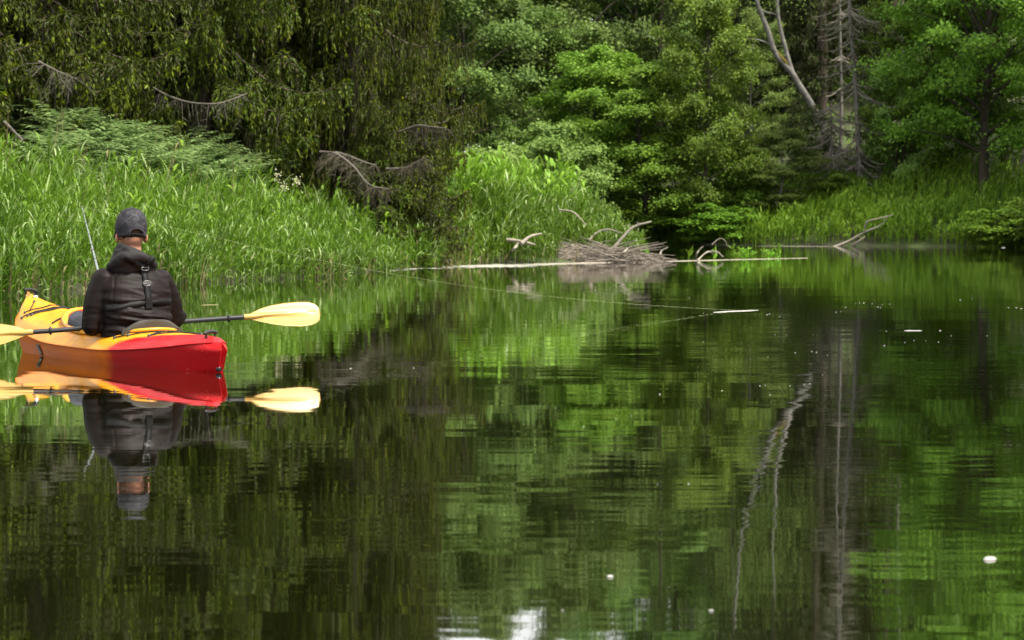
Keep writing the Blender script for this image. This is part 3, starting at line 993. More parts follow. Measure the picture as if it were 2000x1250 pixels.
# ferns
mb = MB()
fp = []
for (px, py, Y) in [(170, 262, 41), (200, 285, 41), (225, 290, 40.5), (255, 300, 41), (285, 296, 42), (310, 312, 41.5), (340, 318, 42), (370, 322, 42), (400, 325, 42.5), (430, 330, 43), (465, 335, 43), (500, 345, 43.5), (150, 290, 40), (30, 230, 43), (10, 200, 44), (50, 215, 44)]:
    for k in range(9):
        x = at(px + rng.uniform(-28, 28), py, Y).x
        y = Y + rng.uniform(-3.0, 1.5)
        if sdist(LEFT_SHORE, np.array([x]), np.array([y]))[0] > 2.5:
            fp.append((x, y, rng.uniform(1.0, 1.5)))
for (x, y, s) in fp:
    z0 = gz(x, y) + rng.uniform(.1, .6)
    nf = 8
    for f in range(nf):
        az = f / nf * 6.283 + rng.uniform(-.3, .3)
        L = s * rng.uniform(.6, .95)
        t = np.linspace(0.15, 1, 15)
        a0 = rng.uniform(1.0, 1.4)
        rr = L * (t * np.cos(a0) + .45 * t ** 2)
        zz = L * (t * np.sin(a0) * 1.15 - .48 * t ** 2.4)
        C = np.stack([x + np.cos(az) * rr, y + np.sin(az) * rr, z0 + zz], -1)
        for sg in (-1, 1):
            side = np.array([-np.sin(az) * sg, np.cos(az) * sg, -.12])
            A_ = norm(side + np.array([np.cos(az), np.sin(az), 0]) * .35 + rng.normal(size=(15, 3)) * .1)
            N_ = norm(np.array([0, 0, 1.0]) - A_ * A_[:, 2:3])
            ln = .17 * s * np.sin(np.pi * np.clip(t * .9 + .1, 0, 1)) ** .8 + .02
            leaf_quads(mb, C, A_, N_, ln, ln * .38)
tag(mb.build('ferns', M['fern'], smooth=False), 'pale green ferns on the bank below the near spruces', 'ferns', kind='stuff')

# meadowsweet heads above the reeds
cream = plain('cream_blossom', (.50, .48, .32), .8, .2, var=.1)
for (px, py, Y, lab) in [(578, 352, 40.5, 'cream flower head above the reeds left of the dead spruce boughs'), (541, 345, 41, 'cream flower head, the farthest from the dead spruce boughs'), (555, 366, 40, 'small cream flower head lowest of the three above the reeds')]:
    w = at(px, py, Y)
    g0 = gz(w.x, w.y)
    root = tag(empty('meadowsweet', (w.x, w.y, g0)), lab, 'flower', 'cream flowers above the reeds')
    sb, fb = MB(), MB()
    tubes(sb, np.array([(0, 0, 0), (.02, 0, (w.z - g0) * .5), (0, 0, w.z - g0)]), np.array([.006, .005, .004]), 4)
    sb.build('stem', M['weed'], root)
    nn = 34
    c = np.array([0, 0, w.z - g0]) + rng.normal(size=(nn, 3)) * (.045, .045, .05)
    A_ = rand_unit(rng, nn)
    leaf_quads(fb, c, A_, norm(np.cross(A_, rand_unit(rng, nn))), np.full(nn, .03), np.full(nn, .03))
    fb.build('blossom', cream, root, smooth=False)

# ------------------------------------------------------------------ dead boughs, driftwood, fallen trunks
def branch_obj(name, pts, r0, r1, mat, label, cat, group=None, twigs=0, seed=0, tw_len=.4, down=.6, sides=7, k=16, twmat=None, tw_r=.006):
    """a branch with its own origin, optional bare side twigs"""
    rg = np.random.default_rng(seed)
    P = limb_pts([tuple(p) for p in pts], k)
    o0 = P[0].copy()
    P = P - o0
    root = tag(empty(name, tuple(o0)), label, cat, group)
    mb = MB()
    rr = np.linspace(r0, r1, k) * (1 + .12 * rg.normal(size=k))
    tubes(mb, P, np.maximum(rr, .003), sides, cap=True)
    mb.build('bough', mat, root)
    if twigs:
        tb = MB()
        t = rg.uniform(.08, 1, twigs) * (k - 1)
        i = np.clip(t.astype(int), 0, k - 2)
        f = (t - i)[:, None]
        b = P[i] * (1 - f) + P[i + 1] * f
        dirn = norm(np.stack([rg.normal(size=twigs), rg.normal(size=twigs), -np.abs(rg.normal(size=twigs)) * down], -1))
        l = tw_len * rg.uniform(.3, 1.1, twigs)
        e = b + dirn * l[:, None] + np.array([0, 0, -.1 * down]) * l[:, None]
        tubes(tb, np.stack([b, b + dirn * (l * .5)[:, None], e], 1), np.repeat(np.array([[1, .7, .3]]) * tw_r, twigs, 0), 3)
        for rep in range(2):
            tt = rg.uniform(.3, .95, twigs)[:, None]
            c = b * (1 - tt) + e * tt
            d2 = norm(dirn + rg.normal(size=dirn.shape) * .6)
            tubes(tb, np.stack([c, c + d2 * (l * .18)[:, None], c + d2 * (l * .35)[:, None]], 1), np.repeat(np.array([[.7, .5, .2]]) * tw_r, twigs, 0), 3)
        tb.build('twigs', twmat or mat, root)['kind'] = 'stuff'
    return root


GB = 'dead spruce boughs hanging over the near reeds'
branch_obj('dead_bough', [at(640, 308, 42.6), at(655, 300, 42.3), at(690, 325, 42.0), at(720, 360, 41.8), at(760, 370, 41.7)], .03, .01, M['grey_bough'], 'pale dead spruce bough with hanging twigs, just above the near reeds', 'bough', GB, 150, 1, .42, 1.6, twmat=M['dry_needle'])
branch_obj('dead_bough', [at(625, 297, 43), at(665, 300, 42.6), at(715, 318, 42.3), at(735, 322, 42.2)], .028, .01, M['grey_bough'], 'pale dead bough lying highest over the reeds', 'bough', GB, 90, 2, .34, 1.4, twmat=M['dry_needle'])
branch_obj('dead_bough', [at(755, 330, 43), at(790, 328, 42.8), at(812, 318, 42.7), at(830, 305, 42.6)], .025, .008, M['grey_bough'], 'short dead bough with hanging twigs left of the small ragged spruce', 'bough', GB, 80, 3, .34, 1.6, twmat=M['dry_needle'])
branch_obj('dead_bough', [at(780, 258, 43), at(815, 245, 42.8), at(845, 248, 42.7), at(870, 250, 42.6)], .02, .008, M['grey_bough'], 'dead bough trailing grey twigs at the right edge of the dark spruces', 'bough', GB, 80, 4, .36, 2.2, twmat=M['dry_needle'])
branch_obj('dead_bough', [at(300, 172, 42.2), at(330, 188, 41.8), at(370, 200, 41.5), at(420, 203, 41.4), at(450, 195, 41.5), at(484, 182, 41.8)], .022, .009, M['grey_bough'], 'thin bare grey bough curved like a smile across the dark gap', 'bough', GB, 50, 5, .4, 1.5)
branch_obj('dead_bough', [at(75, 120, 39.5), at(110, 138, 39.4), at(150, 155, 39.3)], .02, .008, M['grey_bough'], 'short grey bough sloping through the olive spruce above the reeds', 'bough', GB, 40, 6, .5, 1.8)
branch_obj('dead_bough', [at(8, 238, 38.6), at(25, 255, 38.5), at(45, 275, 38.4)], .03, .02, M['grey_bough'], 'stub of a grey bough low at the left edge above the reeds', 'bough', GB, 6, 9, .3, 1)

GD = 'driftwood at the tip of the reed point'
branch_obj('driftwood_branch', [on_water(985, 498) + Vector((0, .4, .02)), at(1000, 490, 47.6), at(1010, 478, 47.7), at(1012, 470, 47.8)], .034, .02, M['drift'], 'curved pale driftwood piece rising from the waterline in front of the reeds', 'driftwood', GD, k=12)
branch_obj('driftwood_branch', [at(990, 468, 47.7), at(1020, 472, 47.6), at(1045, 478, 47.5)], .04, .02, M['drift'], 'pale straight stick lying across the curved driftwood piece', 'driftwood', GD, k=10)
branch_obj('driftwood_branch', [at(1018, 476, 47.4), at(1035, 462, 47.6), at(1058, 456, 47.8)], .04, .015, M['drift'], 'thin driftwood stick slanting up into the reeds', 'driftwood', GD, k=10)
branch_obj('driftwood_branch', [at(1195, 490, 50.5), at(1215, 465, 50.6), at(1238, 443, 50.7), at(1272, 433, 50.8)], .042, .018, M['dead_brown'], 'thick broken branch sticking up behind the matted heap', 'driftwood', GD, 5, 11, .3, -.3, k=14)
branch_obj('driftwood_branch', [at(1150, 470, 50.3), at(1165, 455, 50.4), at(1185, 448, 50.5), at(1215, 455, 50.5)], .025, .012, M['dead_brown'], 'thin arched branch over the matted heap', 'driftwood', GD, 4, 12, .25, .2, k=14)
branch_obj('driftwood_branch', [at(1092, 410, 49.2), at(1120, 415, 49.0), at(1145, 440, 48.9)], .02, .012, M['drift'], 'bent dry stem among the reeds above the heap', 'driftwood', GD, k=12)
branch_obj('driftwood_branch', [on_water(1295, 508), at(1290, 500, 52.2), at(1292, 490, 52.3), at(1305, 483, 52.3)], .026, .014, M['drift'], 'pale hook of a root curling out of the water right of the heap', 'driftwood', GD, k=14)
branch_obj('driftwood_branch', [on_water(1358, 507), at(1360, 498, 53), at(1366, 488, 53), at(1374, 481, 53)], .026, .012, M['drift'], 'pale pointed root leaning out of the water farther along the floating trunk', 'driftwood', GD, k=14)
branch_obj('driftwood_branch', [on_water(1362, 509), at(1380, 493, 52.8), at(1400, 492, 52.8), at(1412, 502, 52.8)], .022, .012, M['drift'], 'low arch of grey driftwood beside the pointed root', 'driftwood', GD, 6, 14, .2, 0, k=14)
branch_obj('driftwood_branch', [on_water(1208, 511), at(1215, 497, 49.6), at(1226, 485, 49.7)], .03, .018, M['drift'], 'pale stick standing up in front of the matted heap', 'driftwood', GD, k=10)
branch_obj('driftwood_branch', [at(1390, 478, 55), at(1405, 466, 55.1), at(1416, 470, 55.1), at(1420, 482, 55.1)], .012, .006, M['dead_brown'], 'fine arched twig above the water past the pointed root', 'driftwood', GD, 3, 15, .12, 1, k=12)

# heap of matted dead reed and roots
hx = at(1172, 500, 49.9)
heap = tag(empty('matted_heap', (hx.x, 49.9, 0)), 'heap of matted brown roots and dead reed lying on the waterline', 'driftwood heap')
mb, sb = MB(), MB()
rg = np.random.default_rng(41)
u = np.linspace(0, 1, 28)
v = np.linspace(-1, 1, 15)
U, V = np.meshgrid(u, v)
top = interp(u, [0, .06, .16, .4, .7, .9, 1], [.04, .22, .29, .22, .17, .10, .02])
xx = -1.0 + 2.05 * U
yy = V * .42 + .3 * (1 - U)
zz = top[None] * (1 - np.abs(V) ** 2.2) + .05 * wob(xx * 3, yy * 3, .25) - .06 * (np.abs(V) > .95)
zz += .035 * rg.normal(size=zz.shape)
ii = np.arange(U.size).reshape(U.shape)
mb.add(np.stack([xx, yy, zz], -1), np.stack([ii[:-1, :-1], ii[:-1, 1:], ii[1:, 1:], ii[1:, :-1]], -1))
mb.build('mat', M['brush'], heap)
n_ = 620
ui = rg.uniform(0, .97, n_)
vi = rg.uniform(-1, .7, n_)
bx_ = -1.0 + 2.05 * ui
bz_ = interp(ui, [0, .06, .16, .4, .7, .9, 1], [.04, .22, .29, .22, .17, .10, .02]) * (1 - np.abs(vi) ** 2.2) + .03
b = np.stack([bx_, vi * .42 + .3 * (1 - ui), bz_], -1)
d_ = norm(np.stack([1.2 * np.sign(rg.normal(size=n_) + .8), .5 * rg.normal(size=n_), .22 * rg.normal(size=n_) - .16], -1))
d_[:, 2] = np.where(d_[:, 0] < 0, -d_[:, 2], d_[:, 2])
b[:, 0] = np.clip(b[:, 0] * .8, -.85, .6)
L_ = rg.uniform(.15, 1.1, n_)
tubes(sb, np.stack([b, b + d_ * (L_ * .5)[:, None] + np.array([0, 0, .02]), b + d_ * L_[:, None]], 1), np.array([[1, .85, .4]]) * (.005 + .011 * rg.uniform(0, 1, n_) ** 3)[:, None], 4)
so = sb.build('roots', M['brush'], heap)
so['kind'] = 'stuff'

# floating trunk and scum line
a_, b_ = on_water(1040, 516.5), on_water(1577, 504)
branch_obj('floating_log', [a_, a_.lerp(b_, .3) + Vector((0, .1, 0)), a_.lerp(b_, .65), b_], .017, .008, M['drift'], 'long thin bleached trunk floating out from the heap along the waterline', 'fallen trunk', None, k=30)
mb = MB()
for i in range(520):
    px = rng.triangular(740, 960, 1120)
    c = on_water(px, interp(px, [740, 850, 1000, 1120], [528, 521, 518.5, 513]) + rng.normal() * 1.6)
    kk = 7
    th = np.arange(kk) / kk * 6.283
    r_ = rng.uniform(.02, .10)
    rr = r_ * rng.uniform(.6, 1.2, kk)
    ring = np.stack([c.x + rr * 1.5 * np.cos(th), c.y + rr * np.sin(th), np.full(kk, .003)], -1)
    i_ = np.arange(kk)
    mb.add(np.vstack([[c.x, c.y, .006], ring]), None, np.stack([np.zeros(kk, int), i_ + 1, (i_ + 1) % kk + 1], -1))
tag(mb.build('foam_scum', M['foam'], smooth=False), 'pale line of foam scum drifting along the edge of the reed point', 'foam', kind='stuff')

# sprouts along the floating trunk
GS = 'young plants growing along the floating trunk'
for (px, hgt, nl, lab) in [(1434, .34, 12, 'bright sprout, the tallest leafy one on the floating trunk'), (1452, .25, 16, 'bushy bright sprout, second along the floating trunk'), (1466, .2, 12, 'low bright sprout right behind the bushy one'),
                           (1488, .22, 9, 'pale sparse sprout in the middle of the floating trunk'), (1506, .16, 10, 'small yellow green sprout past the pale sparse one'), (1530, .3, 5, 'single upright blade near the thin end of the floating trunk'),
                           (1344, .24, 5, 'upright green blade between the two pale roots'), (1396, .28, 5, 'upright green blade right of the pointed pale root'), (1268, .26, 6, 'green blade at the right foot of the matted heap')]:
    c = on_water(px, interp(px, [1268, 1577], [509, 504]))
    root = tag(empty('water_plant', (c.x, c.y, 0)), lab, 'water plant', GS)
    sb, lb = MB(), MB()
    for s in range(2 if nl < 8 else 4):
        dx, dy = rng.normal(size=2) * .05
        q = np.array([(dx, dy, -.05), (dx * 1.5, dy, hgt * .5), (dx * 2.2 + .01, dy, hgt * rng.uniform(.7, 1))])
        tubes(sb, q, np.array([.008, .006, .003]), 4)
        t = rng.uniform(.1, 1, nl)
        c0 = np.stack([np.interp(t, [0, .5, 1], q[:, k]) for k in range(3)], -1)
        A_ = norm(rng.normal(size=(nl, 3)) * (1, 1, .3) + np.array([0, 0, .7 if nl >= 8 else 2.2]))
        N_ = norm(np.cross(A_, rand_unit(rng, nl)))
        ln = rng.uniform(.06, .13, nl) * (1 if nl >= 8 else 1.6)
        leaf_quads(lb, c0, A_, N_, ln, ln * .3)
    sb.build('stem', M['weed'], root)['kind'] = 'stuff'
    lb.build('leaves', M['weed'], root, smooth=False)

# fallen dead trunk on the far bank
w0 = on_water(1632, 481.0)
ft = branch_obj('fallen_log', [w0 + Vector((-.1, 0, -.05)), at(1660, 470, 78.8), at(1690, 453, 78.6), at(1715, 443, 78.6)], .05, .03, M['drift'], 'bare dead trunk slanting up from the water onto the grassy far bank', 'fallen trunk', None, k=14)
mb = MB()
o0 = np.array(ft.location)
for pts, r0, r1 in [([at(1688, 455, 78.6), at(1693, 434, 78.5), at(1715, 427, 78.4), at(1744, 420, 78.6)], .034, .02), ([at(1715, 443, 78.6), at(1725, 435, 78.6), at(1733, 424, 78.6)], .025, .015), ([at(1664, 480, 78.9), at(1676, 472, 78.8), at(1690, 462, 78.8)], .05, .03)]:
    P = limb_pts([tuple(p) for p in pts], 10) - o0
    tubes(mb, P, np.linspace(r0, r1, 10), 6, cap=True)
mb.build('branch', M['drift'], ft)

# ------------------------------------------------------------------ flecks and sticks on the water
FL = 'white foam flecks floating on the open water'
fleck_meshes = []
for k in range(5):
    rg = np.random.default_rng(60 + k)
    mb = MB()
    kk = 9
    th = np.arange(kk) / kk * 6.283
    rr = rg.uniform(.7, 1.15, kk)
    r1 = np.stack([rr * 1.15 * np.cos(th), rr * .85 * np.sin(th), np.full(kk, -.04)], -1)
    r2 = r1 * (.72, .72, 0) + np.array([0, 0, .26])
    v = np.vstack([r1, r2, [[0, 0, .34]]])
    i_ = np.arange(kk)
    j_ = (i_ + 1) % kk
    mb.add(v, np.stack([i_, j_, j_ + kk, i_ + kk], -1), np.stack([i_ + kk, j_ + kk, np.full(kk, 2 * kk)], -1))
    fleck_meshes.append(mb.mesh('foam_fleck', plain('white_fleck', (.32, .32, .30), .7, .3, var=.05) if k == 0 else fleck_meshes[0].materials[0]))


def fleck(px, py, wpx, label, group, cat='foam fleck', name='foam_fleck'):
    c = on_water(px, py)
    r = wpx / 2 / F * c.y * .9
    o = link(name, fleck_meshes[int(px) % 5])
    o.location = (c.x, c.y, .002)
    o.scale = (r, r, r * .8)
    o.rotation_euler = (0, 0, px)
    tag(o, label, cat, group)


fleck(1933, 1093, 36, 'largest white petal, floating low in the right corner of the water', None, 'petal', 'floating_petal')
fleck(1192, 1127, 17, 'small white petal floating in the nearest water, right of the bright sky patch', None, 'petal', 'floating_petal')
fleck(1388, 1194, 12, 'brownish pale petal in the nearest water below the birch reflection', None, 'petal', 'floating_petal')
specks = [(365, 578, 4), (435, 655, 5), (745, 662, 9), (756, 658, 6), (1082, 650, 6), (1105, 647, 5), (1130, 625, 6), (1178, 608, 4), (1197, 605, 6), (1218, 605, 8), (1258, 608, 5), (1287, 625, 7), (1300, 628, 6), (1308, 613, 5), (1345, 610, 5), (1688, 590, 8), (1747, 583, 5),
          (1785, 630, 4), (1924, 627, 7), (1962, 628, 8), (1987, 633, 9), (1590, 740, 12), (1328, 743, 5), (1645, 765, 6), (1463, 788, 5), (1418, 798, 7), (1520, 790, 4), (1582, 795, 6), (1820, 765, 4), (1318, 813, 8), (883, 848, 8), (963, 842, 8), (987, 846, 9), (1040, 860, 5), (750, 868, 5),
          (434, 796, 5), (785, 760, 4), (840, 760, 4), (970, 760, 4), (808, 672, 5)]
for a, b, s in specks:
    fleck(1200 + a / 2.5, 350 + b / 2.5, s / 2.6 + 0.5, 'tiny white foam fleck floating on the open water', FL)
for a, b, s in [(968, 108, 10), (990, 106, 8), (1086, 108, 8), (1142, 103, 7), (1163, 100, 8), (1008, 142, 8), (1213, 65, 5), (820, 127, 9), (577, 141, 12), (405, 238, 6), (280, 268, 10), (690, 492, 12), (568, 492, 8), (197, 987, 16), (465, 225, 5)]:
    fleck(1000 + a / 2, 700 + b / 2, s / 2.6 + 0.4, 'tiny white foam fleck floating on the open water', FL)
fleck(685, 720, 5, 'tiny white foam fleck floating on the open water', FL)
fleck(808, 719, 4, 'tiny white foam fleck floating on the open water', FL)
fleck(1603, 479, 8, 'white foam fleck resting under the far bank left of the slanting dead trunk', None)
fleck(1960, 484, 9, 'white foam fleck resting at the right end of the far waterline', None)


def stick(p0, p1, r, mat, label, group=None, name='floating_stick', cat='stick'):
    mb = MB()
    a, b = p0, p1
    mid = (a + b) / 2
    P = limb_pts([a - mid, (a - mid) * .3 + Vector((0, .01, 0)), (b - mid) * .4, b - mid], 10)
    tubes(mb, P, np.interp(np.linspace(0, 1, 10), [0, .2, .8, 1], [.35, 1, 1, .3]) * r, 7, cap=True)
    o = mb.build(name, mat)
    o.location = mid
    tag(o, label, cat, group)


white = fleck_meshes[0].materials[0]
stick(on_water(1766, 646), on_water(1801, 646), .0045, white, 'short straight white stick floating right of the dead spruce reflection')
stick(on_water(392, 596), on_water(428, 595), .0035, M['straw'], 'pale reed piece floating just right of the kayaker')
stick(on_water(1480, 480.6), on_water(1632, 481.6), .009, M['drift'], 'thin pale stick lying along the far waterline left of the slanting trunk')
# ------------------------------------------------------------------ kayak
KO = Vector((-1.69, 14.1, 0.0))
KD = Vector((-0.517, 0.856, 0)).normalized()
KANG = math.atan2(KD.y, KD.x)
kayak = tag(empty('kayak', KO, KANG), 'yellow and red sit-in kayak carrying the angler', 'kayak')
KM = Matrix.Translation(KO) @ Matrix.Rotation(KANG, 4, 'Z')
KI = KM.inverted()


def kayak_mat(name, deck):
    m, n, l, p, o = new_mat(name)
    tc = n.new('ShaderNodeTexCoord')
    sp = n.new('ShaderNodeSeparateXYZ')
    l.new(tc.outputs['Object'], sp.inputs[0])

    def mth(op, a, b=0.0, c=None):
        q = n.new('ShaderNodeMath')
        q.operation = op
        for i, v in enumerate((a, b) if c is None else (a, b, c)):
            if isinstance(v, (int, float)):
                q.inputs[i].default_value = v
            else:
                l.new(v, q.inputs[i])
        return q.outputs[0]
    nz = n.new('ShaderNodeTexNoise')
    nz.inputs['Scale'].default_value = 9
    nz.inputs['Detail'].default_value = 6
    l.new(tc.outputs['Object'], nz.inputs['Vector'])
    ab = mth('ABSOLUTE', sp.outputs[1])
    if deck:
        lim = mth('MULTIPLY_ADD', ab, 2.0, 0.42)
    else:
        lim = mth('MULTIPLY_ADD', ab, 0.0, 1.03)
    e = mth('SUBTRACT', sp.outputs[0], lim)
    e = mth('ADD', e, mth('MULTIPLY_ADD', nz.outputs[0], 0.12, -0.06))
    e = mth('MULTIPLY_ADD', e, 9.0 if not deck else 12.0, 0.5)
    e = mth('MINIMUM', mth('MAXIMUM', e, 0.0), 1.0)
    dirt = n.new('ShaderNodeTexNoise')
    dirt.inputs['Scale'].default_value = 4
    dirt.inputs['Detail'].default_value = 9
    dirt.inputs['Roughness'].default_value = 0.7
    mp = n.new('ShaderNodeMapping')
    mp.inputs['Scale'].default_value = (0.7, 1, 2.5)
    l.new(tc.outputs['Object'], mp.inputs[0])
    l.new(mp.outputs[0], dirt.inputs['Vector'])
    dr = n.new('ShaderNodeMapRange')
    dr.inputs[1].default_value = 0.42
    dr.inputs[2].default_value = 0.72
    l.new(dirt.outputs[0], dr.inputs[0])
    yel = n.new('ShaderNodeMix')
    yel.data_type = 'RGBA'
    if deck:
        yel.inputs[6].default_value = (0.66, 0.29, 0.010, 1)
        yel.inputs[7].default_value = (0.44, 0.165, 0.014, 1)
    else:
        yel.inputs[6].default_value = (0.60, 0.135, 0.002, 1)  # oranger than the deck: shade and warm reflection in the colour, besides dirt
        yel.inputs[7].default_value = (0.44, 0.09, 0.002, 1)
    l.new(dr.outputs[0], yel.inputs[0])
    red = n.new('ShaderNodeMix')
    red.data_type = 'RGBA'
    red.inputs[6].default_value = (0.34, 0.003, 0.006, 1)
    red.inputs[7].default_value = (0.30, 0.005, 0.007, 1) if not deck else (0.50, 0.025, 0.03, 1)
    l.new(dr.outputs[0], red.inputs[0])
    mx = n.new('ShaderNodeMix')
    mx.data_type = 'RGBA'
    l.new(e, mx.inputs[0])
    l.new(red.outputs[2], mx.inputs[6])
    l.new(yel.outputs[2], mx.inputs[7])
    # scratches that scrape the plastic pale
    sc = n.new('ShaderNodeTexNoise')
    sc.inputs['Scale'].default_value = 1
    sc.inputs['Detail'].default_value = 3
    mp2 = n.new('ShaderNodeMapping')
    mp2.inputs['Scale'].default_value = (3, 140, 140)
    mp2.inputs['Rotation'].default_value = (0, 0.12, 0.15)
    l.new(tc.outputs['Object'], mp2.inputs[0])
    l.new(mp2.outputs[0], sc.inputs['Vector'])
    sr = n.new('ShaderNodeMapRange')
    sr.inputs[1].default_value = 0.66
    sr.inputs[2].default_value = 0.74
    sr.inputs[4].default_value = 0.24
    l.new(sc.outputs[0], sr.inputs[0])
    m2 = n.new('ShaderNodeMix')
    m2.data_type = 'RGBA'
    l.new(sr.outputs[0], m2.inputs[0])
    l.new(mx.outputs[2], m2.inputs[6])
    m2.inputs[7].default_value = (0.78, 0.55, 0.40, 1)
    l.new(m2.outputs[2], p.inputs['Base Color'])
    p.inputs['Roughness'].default_value = 0.4
    p.inputs['Specular IOR Level'].default_value = 0.3 if deck else 0.16
    bp = n.new('ShaderNodeBump')
    bp.inputs['Strength'].default_value = 0.25
    bp.inputs['Distance'].default_value = 0.004
    l.new(dirt.outputs[0], bp.inputs['Height'])
    l.new(bp.outputs[0], p.inputs['Normal'])
    return m


M['hull'] = kayak_mat('worn_kayak_hull', False)
M['deck'] = kayak_mat('worn_kayak_deck', True)
M['coaming'] = plain('yellow_orange_plastic', (.66, .28, .012), .35, .5, var=.12, scale=6)
M['red_plastic'] = plain('red_plastic', (.50, .015, .015), .4, .5, var=.1)
M['black'] = plain('black_plastic', (.012, .012, .013), .35, .5, var=.3)
M['black_rubber'] = plain('black_rubber', (.016, .016, .016), .6, .4, var=.3)
M['matt_black'] = plain('matt_black_cloth', (.006, .006, .007), .8, .1, var=.3)
M['cord'] = plain('black_cord', (.01, .01, .01), .7, .3, var=.3)
M['seat'] = plain('olive_grey_seat_plastic', (.040, .037, .028), .5, .45, var=.25, scale=9, bump=.2, bscale=120)
M['grey_metal'] = plain('bright_metal', (.75, .75, .74), .25, .5, 1.0, var=.1)
M['grey_fabric'] = plain('grey_blue_fabric', (.20, .22, .26), .8, .3, var=.2)

KS = [0, .15, .5, 1.0, 1.6, 2.2, 2.8, 3.1, 3.27]
K_w = [.020, .096, .208, .305, .340, .328, .262, .140, .018]
K_zs = [.176, .166, .130, .096, .092, .108, .185, .250, .315]
K_zk = [-.02, -.07, -.09, -.10, -.11, -.10, -.08, -.02, .08]
K_zd = [.204, .206, .206, .205, .220, .255, .295, .335, .372]


def kshift(s, z):
    """raked stern plate and raked bow"""
    a = np.clip(1 - s / .32, 0, 1)
    b = np.clip((s - 2.75) / .52, 0, 1)
    stern = a * np.interp(z, [-.1, .0, .13, .2, .3], [.05, .035, -.02, .10, .12])
    bow = b * np.interp(z, [-.1, .1, .37], [-.34, -.15, .03])
    return s + stern + bow


def hull_pt(s, v):
    """v in -1..1 : right seam -> keel -> left seam"""
    w, zs, zk = interp(s, KS, K_w), interp(s, KS, K_zs), interp(s, KS, K_zk)
    a = np.abs(v)
    y = w * np.interp(a, [0, .35, .60, .85, 1], [0, .56, .84, .97, 1.0])
    z = zk + (zs - zk) * np.interp(a, [0, .35, .60, .85, 1], [0, .07, .28, .78, 1.0])
    return np.stack([kshift(s, z), np.sign(v) * y, z], -1)


def deck_pt(s, v):
    w, zs, zd = interp(s, KS, K_w), interp(s, KS, K_zs), interp(s, KS, K_zd)
    a = np.abs(v)
    xs = [0, .12, .3, .5, .68, .82, .93, 1.0]
    y = w * np.interp(a, xs, [0, .12, .3, .5, .70, .86, .965, 1.012])
    z = zs + (zd - zs) * np.interp(a, xs, [1, .99, .95, .88, .74, .50, .16, 0.0])
    ridge = np.clip((s - 2.1) / .7, 0, 1) * np.exp(-(v / .22) ** 2) * .02
    return np.stack([kshift(s, z), np.sign(v) * y, z + ridge], -1)


CX, CA, CB = 1.60, .60, .245      # cockpit centre and half sizes


def in_cockpit(x, y, g=1.0):
    return (np.abs((x - CX) / (CA * g)) ** 2.3 + np.abs(y / (CB * g)) ** 2.3) < 1


def deck_z(x, y):
    w, zs, zd = interp(x, KS, K_w), interp(x, KS, K_zs), interp(x, KS, K_zd)
    a = np.clip(np.abs(y) / np.maximum(w, .01), 0, 1)
    return zs + (zd - zs) * np.interp(a, [0, .12, .3, .5, .70, .86, .965, 1.012], [1, .99, .95, .88, .74, .50, .16, 0.0])


s_ = np.concatenate([np.linspace(0, .32, 14), np.linspace(.32, 2.75, 120)[1:], np.linspace(2.75, 3.27, 26)[1:]])
v_ = np.linspace(-1, 1, 61)
S, V = np.meshgrid(s_, v_, indexing='ij')
mb = MB()
hp = hull_pt(S, V)
ii = np.arange(S.size).reshape(S.shape)
mb.add(hp, np.stack([ii[:-1, :-1], ii[1:, :-1], ii[1:, 1:], ii[:-1, 1:]], -1))
for row in (0, -1):
    ring = hp[row]
    c = ring.mean(0)
    k = len(ring)
    mb.add(np.vstack([c[None], ring]), None, np.stack([np.zeros(k, int), np.arange(1, k + 1), np.append(np.arange(2, k + 1), 1)], -1))
mb.build('hull', M['hull'], kayak)
mb = MB()
dp = deck_pt(S, V)
q = np.stack([ii[:-1, :-1], ii[1:, :-1], ii[1:, 1:], ii[:-1, 1:]], -1).reshape(-1, 4)
cen = dp.reshape(-1, 3)[q].mean(1)
q = q[~in_cockpit(cen[:, 0], cen[:, 1])]
mb.add(dp, q)
for row in (0, -1):
    ring = dp[row]
    c = ring.mean(0)
    k = len(ring)
    mb.add(np.vstack([c[None], ring]), None, np.stack([np.zeros(k, int), np.arange(1, k + 1), np.append(np.arange(2, k + 1), 1)], -1))
mb.build('deck', M['deck'], kayak)
# seam lip
for sg in (-1, 1):
    P = deck_pt(np.linspace(.02, 3.2, 70), np.full(70, float(sg)))
    mb = MB()
    tubes(mb, P + np.array([0, sg * .002, -.001]), np.full(70, .0045), 5)
    mb.build('seam_lip', M['hull'], kayak)
# cockpit rim
k = 72
th = np.arange(k + 1) / k * 2 * np.pi


def rim(a, b, lift):
    cx, sx = np.cos(th), np.sin(th)
    x = CX + a * np.sign(cx) * np.abs(cx) ** (2 / 2.3)
    y = b * np.sign(sx) * np.abs(sx) ** (2 / 2.3)
    z = np.maximum(deck_z(x, y), .165) + lift + .035 * np.clip((x - CX) / CA, 0, 1) ** 1.5
    return np.stack([x, y, z], -1)


